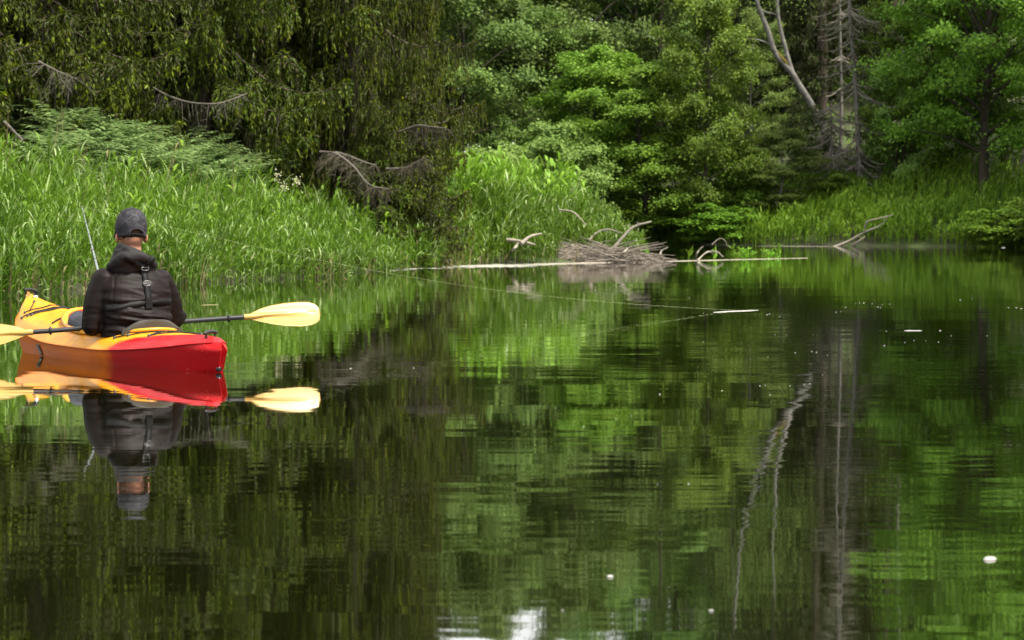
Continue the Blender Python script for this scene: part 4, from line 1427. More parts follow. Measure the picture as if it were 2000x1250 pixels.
mb = MB()
prof = [(1.035, 1.07, -.035), (1.0, 1.0, -.012), (.985, .97, .012), (.99, .98, .022), (1.05, 1.10, .024), (1.075, 1.15, .018), (1.07, 1.14, .006), (1.0, 1.0, -.0)]
rings = np.stack([rim(CA * a, CB * b, z) for a, b, z in prof], 0)
ii = np.arange(rings.shape[0] * (k + 1)).reshape(rings.shape[0], k + 1)
mb.add(rings, np.stack([ii[:-1, :-1], ii[:-1, 1:], ii[1:, 1:], ii[1:, :-1]], -1))
mb.build('cockpit_rim', M['coaming'], kayak)
mb = MB()
rings = np.stack([rim(CA * .985, CB * .97, .01), rim(CA * .97, CB * .96, -.05), rim(CA * 1.0, CB * 1.0, -.13)], 0)
ii = np.arange(3 * (k + 1)).reshape(3, k + 1)
mb.add(rings, np.stack([ii[:-1, :-1], ii[:-1, 1:], ii[1:, 1:], ii[1:, :-1]], -1))
mb.build('cockpit_liner', M['red_plastic'], kayak)


def rounded_panel(name, w, h, t, mat, parent, loc, tilt=0.0, curve=.03, r=.07, n=13):
    """upright rounded panel, wide along y, its face along x"""
    mb = MB()
    ys = np.linspace(-1, 1, n)
    zs = np.linspace(0, 1, n)
    Y, Z = np.meshgrid(ys, zs)
    wid = w / 2 * np.where(Z > .55, np.sqrt(np.clip(1 - (np.clip(Z - .55, 0, 1) / .45) ** 2.6, 0.02, 1)) * .35 + .65, .9 + .1 * Z / .55)
    yy = Y * wid
    zz = Z * h - np.abs(Y) ** 4 * r * .5 * (Z > .8)
    xx = curve * Y ** 2 + tilt * Z
    ii = np.arange(n * n).reshape(n, n)
    f = np.stack([ii[:-1, :-1], ii[:-1, 1:], ii[1:, 1:], ii[1:, :-1]], -1).reshape(-1, 4)
    front = np.stack([xx, yy, zz], -1).reshape(-1, 3)
    back = front - np.array([t, 0, 0])
    edge = np.concatenate([ii[0, :], ii[1:, -1], ii[-1, :-1][::-1], ii[1:-1, 0][::-1]])
    e2 = np.roll(edge, -1)
    mb.add(np.vstack([front, back]), np.concatenate([f, f[:, ::-1] + n * n, np.stack([edge, edge + n * n, e2 + n * n, e2], -1)]))
    o = mb.build(name, mat, parent)
    o.location = loc
    bv = o.modifiers.new('round', 'BEVEL')
    bv.width = .006
    bv.segments = 2
    bv.limit_method = 'ANGLE'
    return o


seat = rounded_panel('seat_back', .40, .225, .022, M['seat'], kayak, (1.04, 0.0, .05), tilt=-.02, curve=.045)
mb = MB()
n_ = 11
ys, xs = np.meshgrid(np.linspace(-.19, .19, n_), np.linspace(0, .42, n_))
zz = .02 * (ys / .19) ** 2 + .05 * np.clip(xs / .42, 0, 1) ** 2
ii = np.arange(n_ * n_).reshape(n_, n_)
mb.add(np.stack([xs, ys, zz], -1), np.stack([ii[:-1, :-1], ii[:-1, 1:], ii[1:, 1:], ii[1:, :-1]], -1))
sb_ = mb.build('seat_pan', M['seat'], kayak)
sb_.location = (1.27, 0, -.03)
sb_.modifiers.new('thick', 'SOLIDIFY').thickness = .02


def on_deck(pts, lift=.006):
    return np.array([(x, y, float(deck_z(np.array([x]), np.array([y]))[0]) + lift + max(0, min(1, (x - 2.1) / .7)) * math.exp(-(y / .05) ** 2) * .02) for x, y in pts])


def cord(name, pts, r=.0045, lift=.007, raw=False, mat=None):
    P = np.array(pts, float) if raw else on_deck(pts, lift)
    d = [P[0]]
    for a, b in zip(P[:-1], P[1:]):
        d += [a + (b - a) * t for t in np.linspace(0, 1, 7)[1:]]
    d = np.array(d)
    if not raw:
        d = on_deck([(x, y) for x, y, z in d], lift)
    mb = MB()
    tubes(mb, d, np.full(len(d), r), 6, cap=True)
    return mb.build(name, mat or M['cord'], kayak)


cord('deck_cord', [(2.80, .195), (2.74, -.14)])
cord('deck_cord', [(2.71, .215), (2.66, -.15)])
cord('deck_cord', [(2.675, .22), (2.62, -.15)])
cord('deck_cord', [(2.64, .205), (2.60, -.14)])
cord('deck_cord', [(2.78, .17), (3.03, .045)])
cord('deck_cord', [(2.72, .245), (2.71, .215)])
cord('deck_cord', [(.95, .20), (.72, -.16)])
cord('deck_cord', [(.72, .16), (.60, -.13)])
cord('deck_cord', [(1.06, .245), (.95, .20)])
cord('deck_cord', [(.72, .16), (.95, -.19)])
cord('deck_cord', [(2.16, .24), (2.28, .05), (2.16, -.24)], .006)
P = rim(CA * 1.06, CB * 1.12, .03)


def deck_fitting(x, y):
    mb = MB()
    z = float(deck_z(np.array([x]), np.array([y]))[0])
    tubes(mb, np.array([(x, y, z - .004), (x, y, z + .010), (x, y, z + .014)]), np.array([.012, .011, .006]), 8, cap=True)
    mb.build('cord_fitting', M['black'], kayak)


for x, y in [(2.80, .195), (2.72, .245), (2.675, .22), (3.03, .045), (2.64, .205), (.95, .20), (.72, -.16), (.72, .16), (.60, -.13), (1.06, .245)]:
    deck_fitting(x, y)


def carry_handle(x0, z0, length, sg, yaw, tiltz, width):
    h = empty('carry_handle')
    h.parent = kayak
    mb = MB()
    t = np.linspace(0, 1, 9)
    P = np.stack([(t - .5) * length, np.zeros(9), .010 * np.sin(np.pi * t)], -1)
    tubes(mb, P, np.interp(t, [0, .12, .88, 1], [.008, width, width, .008]), 8, cap=True)
    mb.build('grip', M['black'], h)
    mb = MB()
    for e in (-.36, .36):
        tubes(mb, np.array([(e * length, 0, 0), (e * length, 0, -.012), (e * length * .95, 0, -.026)]), np.array([.007, .007, .009]), 6, cap=True)
    mb.build('handle_strap', M['cord'], h)
    h.location = (x0, 0, z0)
    h.rotation_euler = (0, tiltz, yaw)


carry_handle(3.22, .394, .15, 1, -1.0, .14, .013)
carry_handle(.17, .224, .125, 1, -1.05, 0, .012)
# deck plate and screw under the front handle
mb = MB()
tubes(mb, np.array([(3.13, .0, .355), (3.13, .0, .366), (3.13, .0, .368)]), np.array([.018, .017, .008]), 10, cap=True)
mb.build('bow_fitting', M['grey_metal'], kayak)
# stern drain plug
mb = MB()
q0 = hull_pt(np.array([.0]), np.array([.28]))[0]
tubes(mb, np.array([q0 + (.03, 0, .03), q0 + (-.01, 0, .03), q0 + (-.014, 0, .03)]), np.array([.016, .016, .008]), 10, cap=True)
mb.build('drain_plug', M['black'], kayak)
# keel notch plate at the stern
# dark label low on the hull side near the bow
sv, vv = np.meshgrid(np.linspace(2.165, 2.235, 5), np.linspace(.72, .90, 5), indexing='ij')
hpq = hull_pt(sv, vv) + np.array([.0, .0035, -.0008])
ii = np.arange(25).reshape(5, 5)
mb = MB()
mb.add(hpq, np.stack([ii[:-1, :-1], ii[1:, :-1], ii[1:, 1:], ii[:-1, 1:]], -1))
lb = mb.build('hull_label', plain('dark_label', (.030, .026, .020), .4, .5, var=.5, scale=60), kayak)
lb.modifiers.new('thick', 'SOLIDIFY').thickness = .002
mb = MB()
sv, vv = np.meshgrid(np.linspace(2.175, 2.225, 3), np.linspace(.745, .785, 3), indexing='ij')
ii = np.arange(9).reshape(3, 3)
mb.add(hull_pt(sv, vv) + np.array([.0, .0065, -.0014]), np.stack([ii[:-1, :-1], ii[1:, :-1], ii[1:, 1:], ii[:-1, 1:]], -1))
mb.build('label_stripe', plain('pale_label_print', (.34, .27, .16), .5, .4, var=.3, scale=80), lb)

# grey dry bag lying in the front of the cockpit
mb = MB()
u, v = np.meshgrid(np.linspace(0, np.pi, 17), np.linspace(0, 2 * np.pi, 25))
bag = np.stack([.19 * np.cos(u), .115 * np.sin(u) ** .6 * np.cos(v), .045 * np.sin(u) ** .6 * np.sin(v)], -1)
bag += .006 * np.sin(bag[..., 0:1] * 60 + 3 * np.sin(bag[..., 1:2] * 40))
ii = np.arange(u.size).reshape(u.shape)
mb.add(bag, np.stack([ii[:-1, :-1], ii[1:, :-1], ii[1:, 1:], ii[:-1, 1:]], -1))
bo = mb.build('dry_bag', M['grey_fabric'])
bo.matrix_world = KM @ Matrix.Translation((2.02, .13, .205)) @ Matrix.Rotation(R(-20), 4, 'Z')
bo.location = (KM @ Vector((2.03, .10, .20)))
tag(bo, 'grey bag wedged inside the cockpit in front of the angler', 'bag')

# ------------------------------------------------------------------ person
PO = Vector((-2.355, 15.12, 0.0))
PANG = R(29)                          # turned to the left of the viewing direction
PM = Matrix.Translation(PO) @ Matrix.Rotation(PANG, 4, 'Z')      # local x right, y forward, z up
PI_ = PM.inverted()


def capsule(mb, pts, rad, n=14, rings=5, flat=None):
    """closed tapered tube with round ends through pts"""
    pts = np.asarray(pts, float)
    rad = np.asarray(rad, float)
    k = max(8, 6 * (len(pts) - 1))
    t = np.linspace(0, len(pts) - 1, k)
    x = np.arange(len(pts))
    if len(pts) > 2:
        P = np.stack([interp(t, x, pts[:, i]) for i in range(3)], -1)
    else:
        P = np.stack([np.interp(t, x, pts[:, i]) for i in range(3)], -1)
    r = np.interp(t, x, rad)
    d0 = P[0] - P[1]
    d0 /= np.linalg.norm(d0)
    d1 = P[-1] - P[-2]
    d1 /= np.linalg.norm(d1)
    a = np.linspace(0, np.pi / 2, rings + 1)[1:]
    pre = [(P[0] + d0 * r[0] * math.sin(q), r[0] * max(math.cos(q), .02)) for q in a[::-1]]
    post = [(P[-1] + d1 * r[-1] * math.sin(q), r[-1] * max(math.cos(q), .02)) for q in a]
    PP = np.array([p for p, _ in pre] + list(P) + [p for p, _ in post])
    RR = np.array([q for _, q in pre] + list(r) + [q for _, q in post])
    tubes(mb, PP, RR, n, cap=True)


def loft(mb, secs, n=28, power=2.3):
    """secs: (cx, cy, z, half width, half depth[, roll])"""
    th = np.arange(n) / n * 2 * np.pi
    rings = []
    for s in secs:
        cx, cy, z, w, d = s[:5]
        tl = s[5] if len(s) > 5 else 0
        c, sn = np.cos(th), np.sin(th)
        x = w * np.sign(c) * np.abs(c) ** (2 / power)
        y = d * np.sign(sn) * np.abs(sn) ** (2 / power)
        rings.append(np.stack([cx + x, cy + y, z + tl * x], -1))
    V = np.stack(rings)
    K = len(secs)
    ii = np.arange(K * n).reshape(K, n)
    a, b = ii[:-1], ii[1:]
    mb.add(V, np.stack([a, np.roll(a, -1, 1), np.roll(b, -1, 1), b], -1))
    for k in (0, K - 1):
        c = V[k].mean(0)
        i = np.arange(n)
        mb.add(np.vstack([c[None], V[k]]), None, np.stack([np.zeros(n, int), i + 1, (i + 1) % n + 1], -1))


def ellipsoid(mb, c, r, n=24, m=16, rot=None):
    u, v = np.meshgrid(np.linspace(.03, np.pi - .03, m), np.arange(n) / n * 2 * np.pi, indexing='ij')
    P = np.stack([r[0] * np.sin(u) * np.cos(v), r[1] * np.sin(u) * np.sin(v), r[2] * np.cos(u)], -1)
    if rot is not None:
        P = P @ np.array(rot.to_3x3()).T
    P = P + np.array(c)
    ii = np.arange(m * n).reshape(m, n)
    mb.add(P, np.stack([ii[:-1], ii[1:], np.roll(ii[1:], -1, 1), np.roll(ii[:-1], -1, 1)], -1))
    for k in (0, m - 1):
        i = np.arange(n)
        mb.add(np.vstack([P[k].mean(0)[None], P[k]]), None, np.stack([np.zeros(n, int), i + 1, (i + 1) % n + 1], -1))


def fuse(mb, name, mat, voxel, parent, smooth_it=4, fac=.5):
    """one continuous surface out of overlapping closed shapes"""
    m0 = mb.mesh(name + '_raw', mat)
    bm = bmesh.new()
    bm.from_mesh(m0)
    bmesh.ops.recalc_face_normals(bm, faces=bm.faces)
    bm.to_mesh(m0)
    bm.free()
    t = bpy.data.objects.new('tmp', m0)
    COL.objects.link(t)
    rm = t.modifiers.new('r', 'REMESH')
    rm.mode = 'VOXEL'
    rm.voxel_size = voxel
    sm = t.modifiers.new('s', 'SMOOTH')
    sm.iterations = smooth_it
    sm.factor = fac
    dg = bpy.context.evaluated_depsgraph_get()
    me = bpy.data.meshes.new_from_object(t.evaluated_get(dg))
    me.name = name
    bpy.data.objects.remove(t)
    bpy.data.meshes.remove(m0)
    if not me.materials:
        me.materials.append(mat)
    for pl in me.polygons:
        pl.use_smooth = True
    return link(name, me, parent)


# rod and paddle positions (world)
ROD_A, ROD_B = at(190, 523, 16.0), at(160, 403, 18.0)
rd = (ROD_B - ROD_A).normalized()
ROD_BUTT = ROD_A - rd * 0.78
ROD_GRIP = ROD_A - rd * 0.66
PAD_R, PAD_L = at(490, 618.5, 15.62), at(50, 649.5, 15.22)
pd = (PAD_R - PAD_L).normalized()
PAD_C = (PAD_R + PAD_L) / 2


def L(v):
    return np.array(PI_ @ Vector(v))


lh = L(ROD_GRIP)
rh = L(PAD_C + pd * 0.20)
skin = plain('weathered_skin', (.30, .135, .085), .5, .4, var=.12, scale=20)
HC = np.array([.010, .105, .805])      # head centre
head_rot = Matrix.Rotation(R(4), 4, 'Y') @ Matrix.Rotation(R(-6), 4, 'X')


def hand(mb, wrist, grip, axis_dir, thick, side):
    """palm and five fingers closed round a rod through grip along axis_dir"""
    w = np.asarray(wrist, float)
    g = np.asarray(grip, float)
    ax = np.asarray(axis_dir, float)
    ax /= np.linalg.norm(ax)
    to = g - w
    to -= ax * (to @ ax)
    to /= np.linalg.norm(to)
    nrm = np.cross(ax, to)
    kn = g - to * .005 + nrm * (thick + .018) * side          # knuckle line above the rod
    # palm
    for f in np.linspace(-.032, .032, 4):
        capsule(mb, [w + to * .005, kn + ax * f - to * .012], [.021, .0135], 8, 3)
    lens = [.84, 1.0, .95, .78]
    for j, f in enumerate(np.linspace(-.034, .034, 4)):
        rr = (thick + .0095) * (1 + .05 * j % 2)
        c = g + ax * f
        pts = []
        for a in np.linspace(0, 3.7 * lens[j], 7):
            pts.append(c + nrm * side * math.cos(a) * rr * (1.12 if a < .3 else 1) + to * math.sin(a) * rr)
        capsule(mb, pts, np.linspace(.0100, .0078, 7), 8, 3)
    th0 = w + to * .02 - ax * .02
    c = g - ax * .05
    capsule(mb, [th0, (th0 + c) / 2 - ax * .012 - nrm * side * .006, c - nrm * side * (thick + .006) + to * .004, c - nrm * side * (thick + .006) + to * .024 + ax * .012], [.016, .0125, .0105, .0085], 8, 3)


lax = np.array(PI_.to_3x3() @ rd)
rax = np.array(PI_.to_3x3() @ pd)
l_el, r_el = np.array([-.262, .055, .235]), np.array([.285, .10, .265])
lw = lh + np.array([-.04, -.075, -.02])
rw = rh + np.array([.03, -.085, .045])
l_sh, r_sh = np.array([-.182, .055, .520]), np.array([.188, .065, .508])
lk, rk = np.array([-.165, .60, .235]), np.array([.15, .62, .20])
mb = MB()
ellipsoid(mb, HC + (0, 0, .022), (.082, .098, .098), rot=head_rot)
ellipsoid(mb, HC + (0, .038, -.045), (.060, .070, .072), rot=head_rot)
ellipsoid(mb, HC + (0, .060, -.090), (.040, .045, .030))
ellipsoid(mb, HC + (0, -.030, -.030), (.066, .066, .070))
capsule(mb, [HC + (0, .094, .005), HC + (0, .112, -.025), HC + (0, .116, -.034)], [.010, .014, .013], 10, 3)
ellipsoid(mb, HC + (0, .100, -.070), (.024, .012, .007))
ellipsoid(mb, HC + (0, .098, -.083), (.021, .012, .007))
for sg in (-1, 1):
    ellipsoid(mb, HC + (sg * .033, .086, .022), (.018, .012, .007))
    er = Matrix.Rotation(sg * R(26), 4, 'Z') @ Matrix.Rotation(R(-8), 4, 'X')
    ellipsoid(mb, HC + (sg * .095, -.006, -.026), (.010, .021, .034), rot=er)
    ellipsoid(mb, HC + (sg * .087, .002, -.028), (.014, .013, .024), rot=er)
capsule(mb, [(0, .045, .56), (.004, .062, .66), HC + (0, -.015, -.06)], [.062, .056, .058], 16, 4)
loft(mb, [(0, .03, -.02, .15, .10), (0, 0, .06, .165, .10), (0, -.01, .2, .15, .085), (0, .015, .4, .165, .09), (0, .05, .53, .155, .085), (0, .06, .60, .10, .07), (0, .06, .63, .06, .05)])
for sh, el, wr in ((l_sh, l_el, lw), (r_sh, r_el, rw)):
    capsule(mb, [sh, el], [.055, .040], 12, 4)
    capsule(mb, [el, el * .6 + wr * .4, wr], [.040, .038, .025], 12, 4)
hand(mb, lw, lh, lax, .011, 1)
hand(mb, rw, rh, rax, .016, 1)
for kx, hx_, fx in ((lk, -.09, -.13), (rk, .09, .12)):
    capsule(mb, [(hx_, .06, .055), kx], [.085, .058], 14, 4)
    capsule(mb, [kx, (fx, .85, -.005)], [.055, .038], 12, 4)
    capsule(mb, [(fx, .85, -.015), (fx, .93, .035), (fx * .98, .96, .11)], [.036, .04, .03], 10, 4)
person = fuse(mb, 'person', skin, .0072, None, 3)
person.matrix_world = PM
tag(person, 'person from behind in dark brown jacket and camouflage cap, sitting in the kayak', 'person')

# hair below the cap, carried lower to darken the shaded nape
mb = MB()
u, v = np.meshgrid(np.linspace(-.95, .12, 12), np.linspace(-2.75, -.39, 26), indexing='ij')
hd = np.stack([.0785 * np.cos(u) * np.cos(v), .0985 * np.cos(u) * np.sin(v) , .100 * np.sin(u)], -1) @ np.array(head_rot.to_3x3()).T + HC + (0, 0, .020)
ii = np.arange(u.size).reshape(u.shape)
mb.add(hd, np.stack([ii[:-1, :-1], ii[1:, :-1], ii[1:, 1:], ii[:-1, 1:]], -1))
ho = mb.build('hair', plain('short_brown_hair', (.060, .032, .018), .8, .2, var=.4, scale=120, bump=.6, bscale=400), person)
ho.modifiers.new('thick', 'SOLIDIFY').thickness = .004
for sg in (-1, 1):
    mb = MB()
    ellipsoid(mb, HC + (sg * .031, .091, .008), (.012, .008, .008), 14, 10)
    mb.build('eye', plain('eye_white', (.7, .68, .64), .2, .5, var=.05), person)

# cap
m, n, l, p, o = new_mat('grey_camouflage_cloth')
tc = n.new('ShaderNodeTexCoord')
nz = n.new('ShaderNodeTexNoise')
nz.inputs['Scale'].default_value = 15
nz.inputs['Detail'].default_value = 2
nz.inputs['Distortion'].default_value = 1.2
l.new(tc.outputs['Object'], nz.inputs['Vector'])
cr = n.new('ShaderNodeValToRGB')
cr.color_ramp.interpolation = 'CONSTANT'
cr.color_ramp.elements[0].color = (.014, .0135, .017, 1)
e1 = cr.color_ramp.elements[1]
e1.position = .45
e1.color = (.024, .023, .029, 1)
e2 = cr.color_ramp.elements.new(.53)
e2.color = (.040, .038, .045, 1)
e3 = cr.color_ramp.elements.new(.60)
e3.color = (.018, .0175, .022, 1)
l.new(nz.outputs[0], cr.inputs[0])
l.new(cr.outputs[0], p.inputs['Base Color'])
p.inputs['Specular IOR Level'].default_value = .2
p.inputs['Roughness'].default_value = .7
n2 = n.new('ShaderNodeTexNoise')
n2.inputs['Scale'].default_value = 30
n2.inputs['Detail'].default_value = 4
l.new(tc.outputs['Object'], n2.inputs['Vector'])
bp = n.new('ShaderNodeBump')
bp.inputs['Strength'].default_value = .6
bp.inputs['Distance'].default_value = .006
l.new(n2.outputs[0], bp.inputs['Height'])
l.new(bp.outputs[0], p.inputs['Normal'])
M['camo'] = m
mb = MB()
na, nb2 = 64, 18
az = np.arange(na) / na * 2 * np.pi
dback = np.angle(np.exp(1j * (az + np.pi / 2)))          # angle from the back
arch = .046 * np.sqrt(np.clip(1 - (dback / .52) ** 2, 0, 1))
zb = -.056 + arch + .058 * np.clip(np.sin(az) * 1.3 + .25, 0, 1) ** 1.2
tt = np.linspace(0, 1, nb2)
rows = []
for t in tt:
    z = zb + (.135 - zb) * t
    rr = np.sqrt(np.clip(1 - (np.clip(z, 0, .135) / .1355) ** 2.5, 0, 1))
    fl = 1 - .03 * np.clip(-z / .03, 0, 1)
    puck = 1 + .006 * np.sin(az * 6) * (t > .2)
    rows.append(np.stack([.0985 * rr * np.cos(az) * fl * puck, .115 * rr * np.sin(az) * fl * puck, z + .0 * az], -1))
rows = np.stack(rows)
CR = np.array(head_rot.to_3x3()).T
CC = HC + (0, -.004, .030)
rows = rows @ CR + CC
ii = np.arange(nb2 * na).reshape(nb2, na)
mb.add(rows, np.stack([ii[:-1], np.roll(ii[:-1], -1, 1), np.roll(ii[1:], -1, 1), ii[1:]], -1))
cap = mb.build('cap', M['camo'], person)
cap.modifiers.new('thick', 'SOLIDIFY').thickness = .003
mb = MB()
ellipsoid(mb, (CC + np.array([0, 0, .136]) @ CR), (.009, .009, .005), 12, 8)
mb.build('cap_button', M['black'], cap)
mb = MB()
a = np.linspace(-2.15, -.99, 16)
st = np.stack([.0985 * np.cos(a), .115 * np.sin(a), np.full(16, -.048)], -1) @ CR + CC
ribbons(mb, st[None], np.full((1, 16), .010), np.array([[0, 0, 1.0]]))
sto = mb.build('cap_strap', M['matt_black'], cap)
sto.modifiers.new('thick', 'SOLIDIFY').thickness = .003
mb = MB()
a, r_ = np.meshgrid(np.linspace(.55, 2.59, 21), np.linspace(0, 1, 7), indexing='ij')
fw = .075 * np.sin((a - .55) / 2.04 * np.pi) ** .7
br = np.stack([.097 * np.cos(a) * (1 + .02 * r_), .113 * np.sin(a) + fw * r_, -.002 - .016 * r_ ** 1.4 - .045 * (np.cos(a)) ** 2 * (.25 + r_)], -1) @ CR + CC
ii = np.arange(a.size).reshape(a.shape)
mb.add(br, np.stack([ii[:-1, :-1], ii[1:, :-1], ii[1:, 1:], ii[:-1, 1:]], -1))
bo_ = mb.build('cap_brim', M['camo'], cap)
bo_.modifiers.new('thick', 'SOLIDIFY').thickness = .004
mb = MB()
a = np.linspace(-np.pi / 2 - .52, -np.pi / 2 + .52, 22)
z = -.056 + .046 * np.sqrt(np.clip(1 - ((a + np.pi / 2) / .52) ** 2, 0, 1))
rr = np.sqrt(np.clip(1 - (np.clip(z, 0, .135) / .1355) ** 2.5, 0, 1))
tubes(mb, np.stack([.0995 * rr * np.cos(a), .1165 * rr * np.sin(a), z], -1) @ CR + CC, np.full(22, .003), 6)
mb.build('cap_edge_trim', M['camo'], cap)

# jacket
jm, n, l, p, o = new_mat('dark_brown_softshell')
tc = n.new('ShaderNodeTexCoord')
nz = n.new('ShaderNodeTexNoise')
nz.inputs['Scale'].default_value = 6
nz.inputs['Detail'].default_value = 6
l.new(tc.outputs['Object'], nz.inputs['Vector'])
cr = n.new('ShaderNodeValToRGB')
cr.color_ramp.elements[0].color = (.0045, .0022, .0020, 1)
cr.color_ramp.elements[1].color = (.0068, .0031, .0027, 1)
l.new(nz.outputs[0], cr.inputs[0])
l.new(cr.outputs[0], p.inputs['Base Color'])
p.inputs['Roughness'].default_value = .55
p.inputs['Specular IOR Level'].default_value = .14
p.inputs['Sheen Weight'].default_value = 0
p.inputs['Sheen Roughness'].default_value = .5
mp = n.new('ShaderNodeMapping')
mp.inputs['Scale'].default_value = (7, 7, 13)
mp.inputs['Rotation'].default_value = (0, R(12), 0)
l.new(tc.outputs['Object'], mp.inputs[0])
n2 = n.new('ShaderNodeTexNoise')
n2.inputs['Scale'].default_value = 1
n2.inputs['Detail'].default_value = 3
n2.inputs['Distortion'].default_value = .8
l.new(mp.outputs[0], n2.inputs['Vector'])
bp = n.new('ShaderNodeBump')
bp.inputs['Strength'].default_value = .35
bp.inputs['Distance'].default_value = .010
l.new(n2.outputs[0], bp.inputs['Height'])
l.new(bp.outputs[0], p.inputs['Normal'])
M['jacket'] = jm
mb = MB()
loft(mb, [(0, .02, .045, .205, .150), (0, .00, .10, .215, .150), (0, -.015, .20, .222, .148), (-.002, -.01, .30, .228, .142), (0, .005, .40, .232, .140), (0, .025, .48, .225, .135), (0, .04, .540, .192, .122), (0, .052, .585, .142, .102), (0, .06, .628, .095, .082), (0, .062, .660, .075, .072)], 36, 2.4)
for sh, el, wr in ((l_sh, l_el, lw), (r_sh, r_el, rw)):
    capsule(mb, [sh + (0, 0, -.012), (sh + el) / 2 + np.array([np.sign(sh[0]) * .014, 0, 0]), el], [.083, .076, .066], 18, 5)
    capsule(mb, [el, el * .55 + wr * .45, wr * .93 + el * .07], [.064, .058, .042], 16, 5)
jacket = fuse(mb, 'jacket', M['jacket'], .0075, person, 5)
me = jacket.data
co = np.empty(len(me.vertices) * 3, np.float32)
nr = np.empty(len(me.vertices) * 3, np.float32)
me.vertices.foreach_get('co', co)
me.vertices.foreach_get('normal', nr)
co, nr = co.reshape(-1, 3), nr.reshape(-1, 3)


def ridged(x, y, z, sx, sy, sz, ox):
    return np.array([1 - abs(2 * mnoise.noise(Vector((a * sx + ox, b * sy, c * sz)))) for a, b, c in zip(x, y, z)])


x, y, z = co.T
slant = z + .10 * x + .12 * np.sin(x * 7) * .12
d1 = ridged(x, y, slant, 3.2, 3.2, 17, 3.1)
d2 = ridged(x, y, slant - .06 * x, 6, 6, 30, 9.7)
low = np.clip((.50 - z) / .22, .12, 1)
arm = np.clip((np.abs(x) - .205) / .04, 0, 1)
disp = ((d1 - .62) * .023 * low + (d2 - .62) * .010 * (low * .8 + .1)) * (1 - .75 * arm)
# raglan sleeve seams on the back
seam = np.abs(np.abs(x) - (.135 + .06 * np.clip((.60 - z) / .25, 0, 1) ** .8))
disp = np.where(y > .06, disp * .4 + .004, disp)
disp -= .004 * np.exp(-(seam / .006) ** 2) * (y < .06) * (z > .32)
# strap drawn tight round the chest
disp -= .008 * np.exp(-((z - .365) / .016) ** 2) * (1 - arm)
co = co + nr * disp[:, None]
me.vertices.foreach_set('co', co.astype(np.float32).ravel())
me.update()

# hood bunched on the neck
mb = MB()
loft(mb, [(-.005, .045, .565, .155, .100), (-.012, .035, .605, .145, .110, -.05), (-.018, .030, .640, .122, .112, -.18), (-.018, .030, .675, .100, .104, -.36), (-.012, .035, .700, .084, .092, -.48), (-.008, .042, .712, .074, .080, -.52)], 36, 2.1)
capsule(mb, [(-.150, .03, .600), (-.115, -.035, .640), (-.06, -.075, .668), (.01, -.085, .660), (.075, -.06, .635), (.125, .0, .605)], [.030, .040, .036, .030, .026, .022], 14, 4)
capsule(mb, [(-.10, .0, .672), (-.075, -.05, .705), (-.02, -.072, .692), (.05, -.06, .662)], [.026, .028, .022, .016], 12, 4)
hood = fuse(mb, 'hood', plain('black_hood_cloth', (.010, .0085, .009), .75, .3, var=.3, scale=12, bump=.5, bscale=25, bdist=.01), .007, person, 3)
me2 = hood.data
for vv_ in me2.vertices:
    c = vv_.co
    vv_.co = c + vv_.normal * (.012 * (abs(mnoise.noise(Vector((c.x * 6, c.y * 6, c.z * 18 + c.x * 9)))) - .2))

# trousers
mb = MB()
loft(mb, [(0, .03, -.02, .165, .125), (0, .0, .06, .185, .135), (0, -.01, .12, .185, .13)], 28, 2.3)
for kx, hx_, fx in ((lk, -.09, -.13), (rk, .09, .12)):
    capsule(mb, [(hx_, .06, .055), (np.array([hx_, .06, .055]) + kx) / 2 + (0, 0, .015), kx], [.098, .088, .074], 16, 4)
    capsule(mb, [kx, (fx, .85, -.0)], [.070, .052], 14, 4)
M['camo_blue'] = plain('dark_blue_wader_cloth', (.060, .066, .085), .55, .4, var=.5, scale=14, col2=(.016, .017, .022), bump=.5, bscale=40, bdist=.006)
fuse(mb, 'trousers', M['camo_blue'], .008, person, 3)
for kx, hx_, fx in ((lk, -.09, -.13), (rk, .09, .12)):
    mb = MB()
    capsule(mb, [(fx, .85, -.01), (fx, .93, .04), (fx * .98, .965, .115)], [.046, .05, .038], 12, 4)
    mb.build('shoe', M['black_rubber'], person)

# harness straps laid on the back of the jacket
bm = bmesh.new()
bm.from_mesh(jacket.data)
bm.from_mesh(hood.data)
bv_tree = BVHTree.FromBMesh(bm)
bm.free()
M['web'] = plain('black_webbing', (.004, .0042, .005), .6, .2, var=.3, scale=60, bump=.3, bscale=300, bdist=.001)


def back_pt(xl, zl, off):
    h = bv_tree.ray_cast(Vector((xl, -1, zl)), Vector((0, 1, 0)))
    if h[0] is None:
        return None, None
    return np.array(h[0]) + np.array(h[1]) * off, np.array(h[1])


def strap(name, pts, w, off=.006, n=24, flatten=True):
    P = limb_pts([(a, 0, b) for a, b in pts], n)
    q, nn = [], []
    for a, _, b in P:
        c, h = back_pt(a, b, off)
        if c is not None:
            q.append(c)
            nn.append(h)
    q, nn = np.array(q), np.array(nn)
    for _ in range(3):
        if not flatten:
            q[1:-1, 1] = (q[:-2, 1] + 2 * q[1:-1, 1] + q[2:, 1]) / 4
            nn[1:-1] = (nn[:-2] + nn[1:-1] + nn[2:]) / 3
            continue
        q[1:-1, 1] = np.minimum(q[1:-1, 1], (q[:-2, 1] + q[2:, 1]) / 2)
        nn[1:-1] = (nn[:-2] + nn[1:-1] + nn[2:]) / 3
    T = norm(np.gradient(q, axis=0))
    D = norm(np.cross(T, norm(nn)))
    mb = MB()
    ribbons(mb, q[None], np.full((1, len(q)), w / 2), D[None])
    o = mb.build(name, M['web'], person)
    s = o.modifiers.new('thick', 'SOLIDIFY')
    s.thickness = .004
    s.offset = 0
    return o


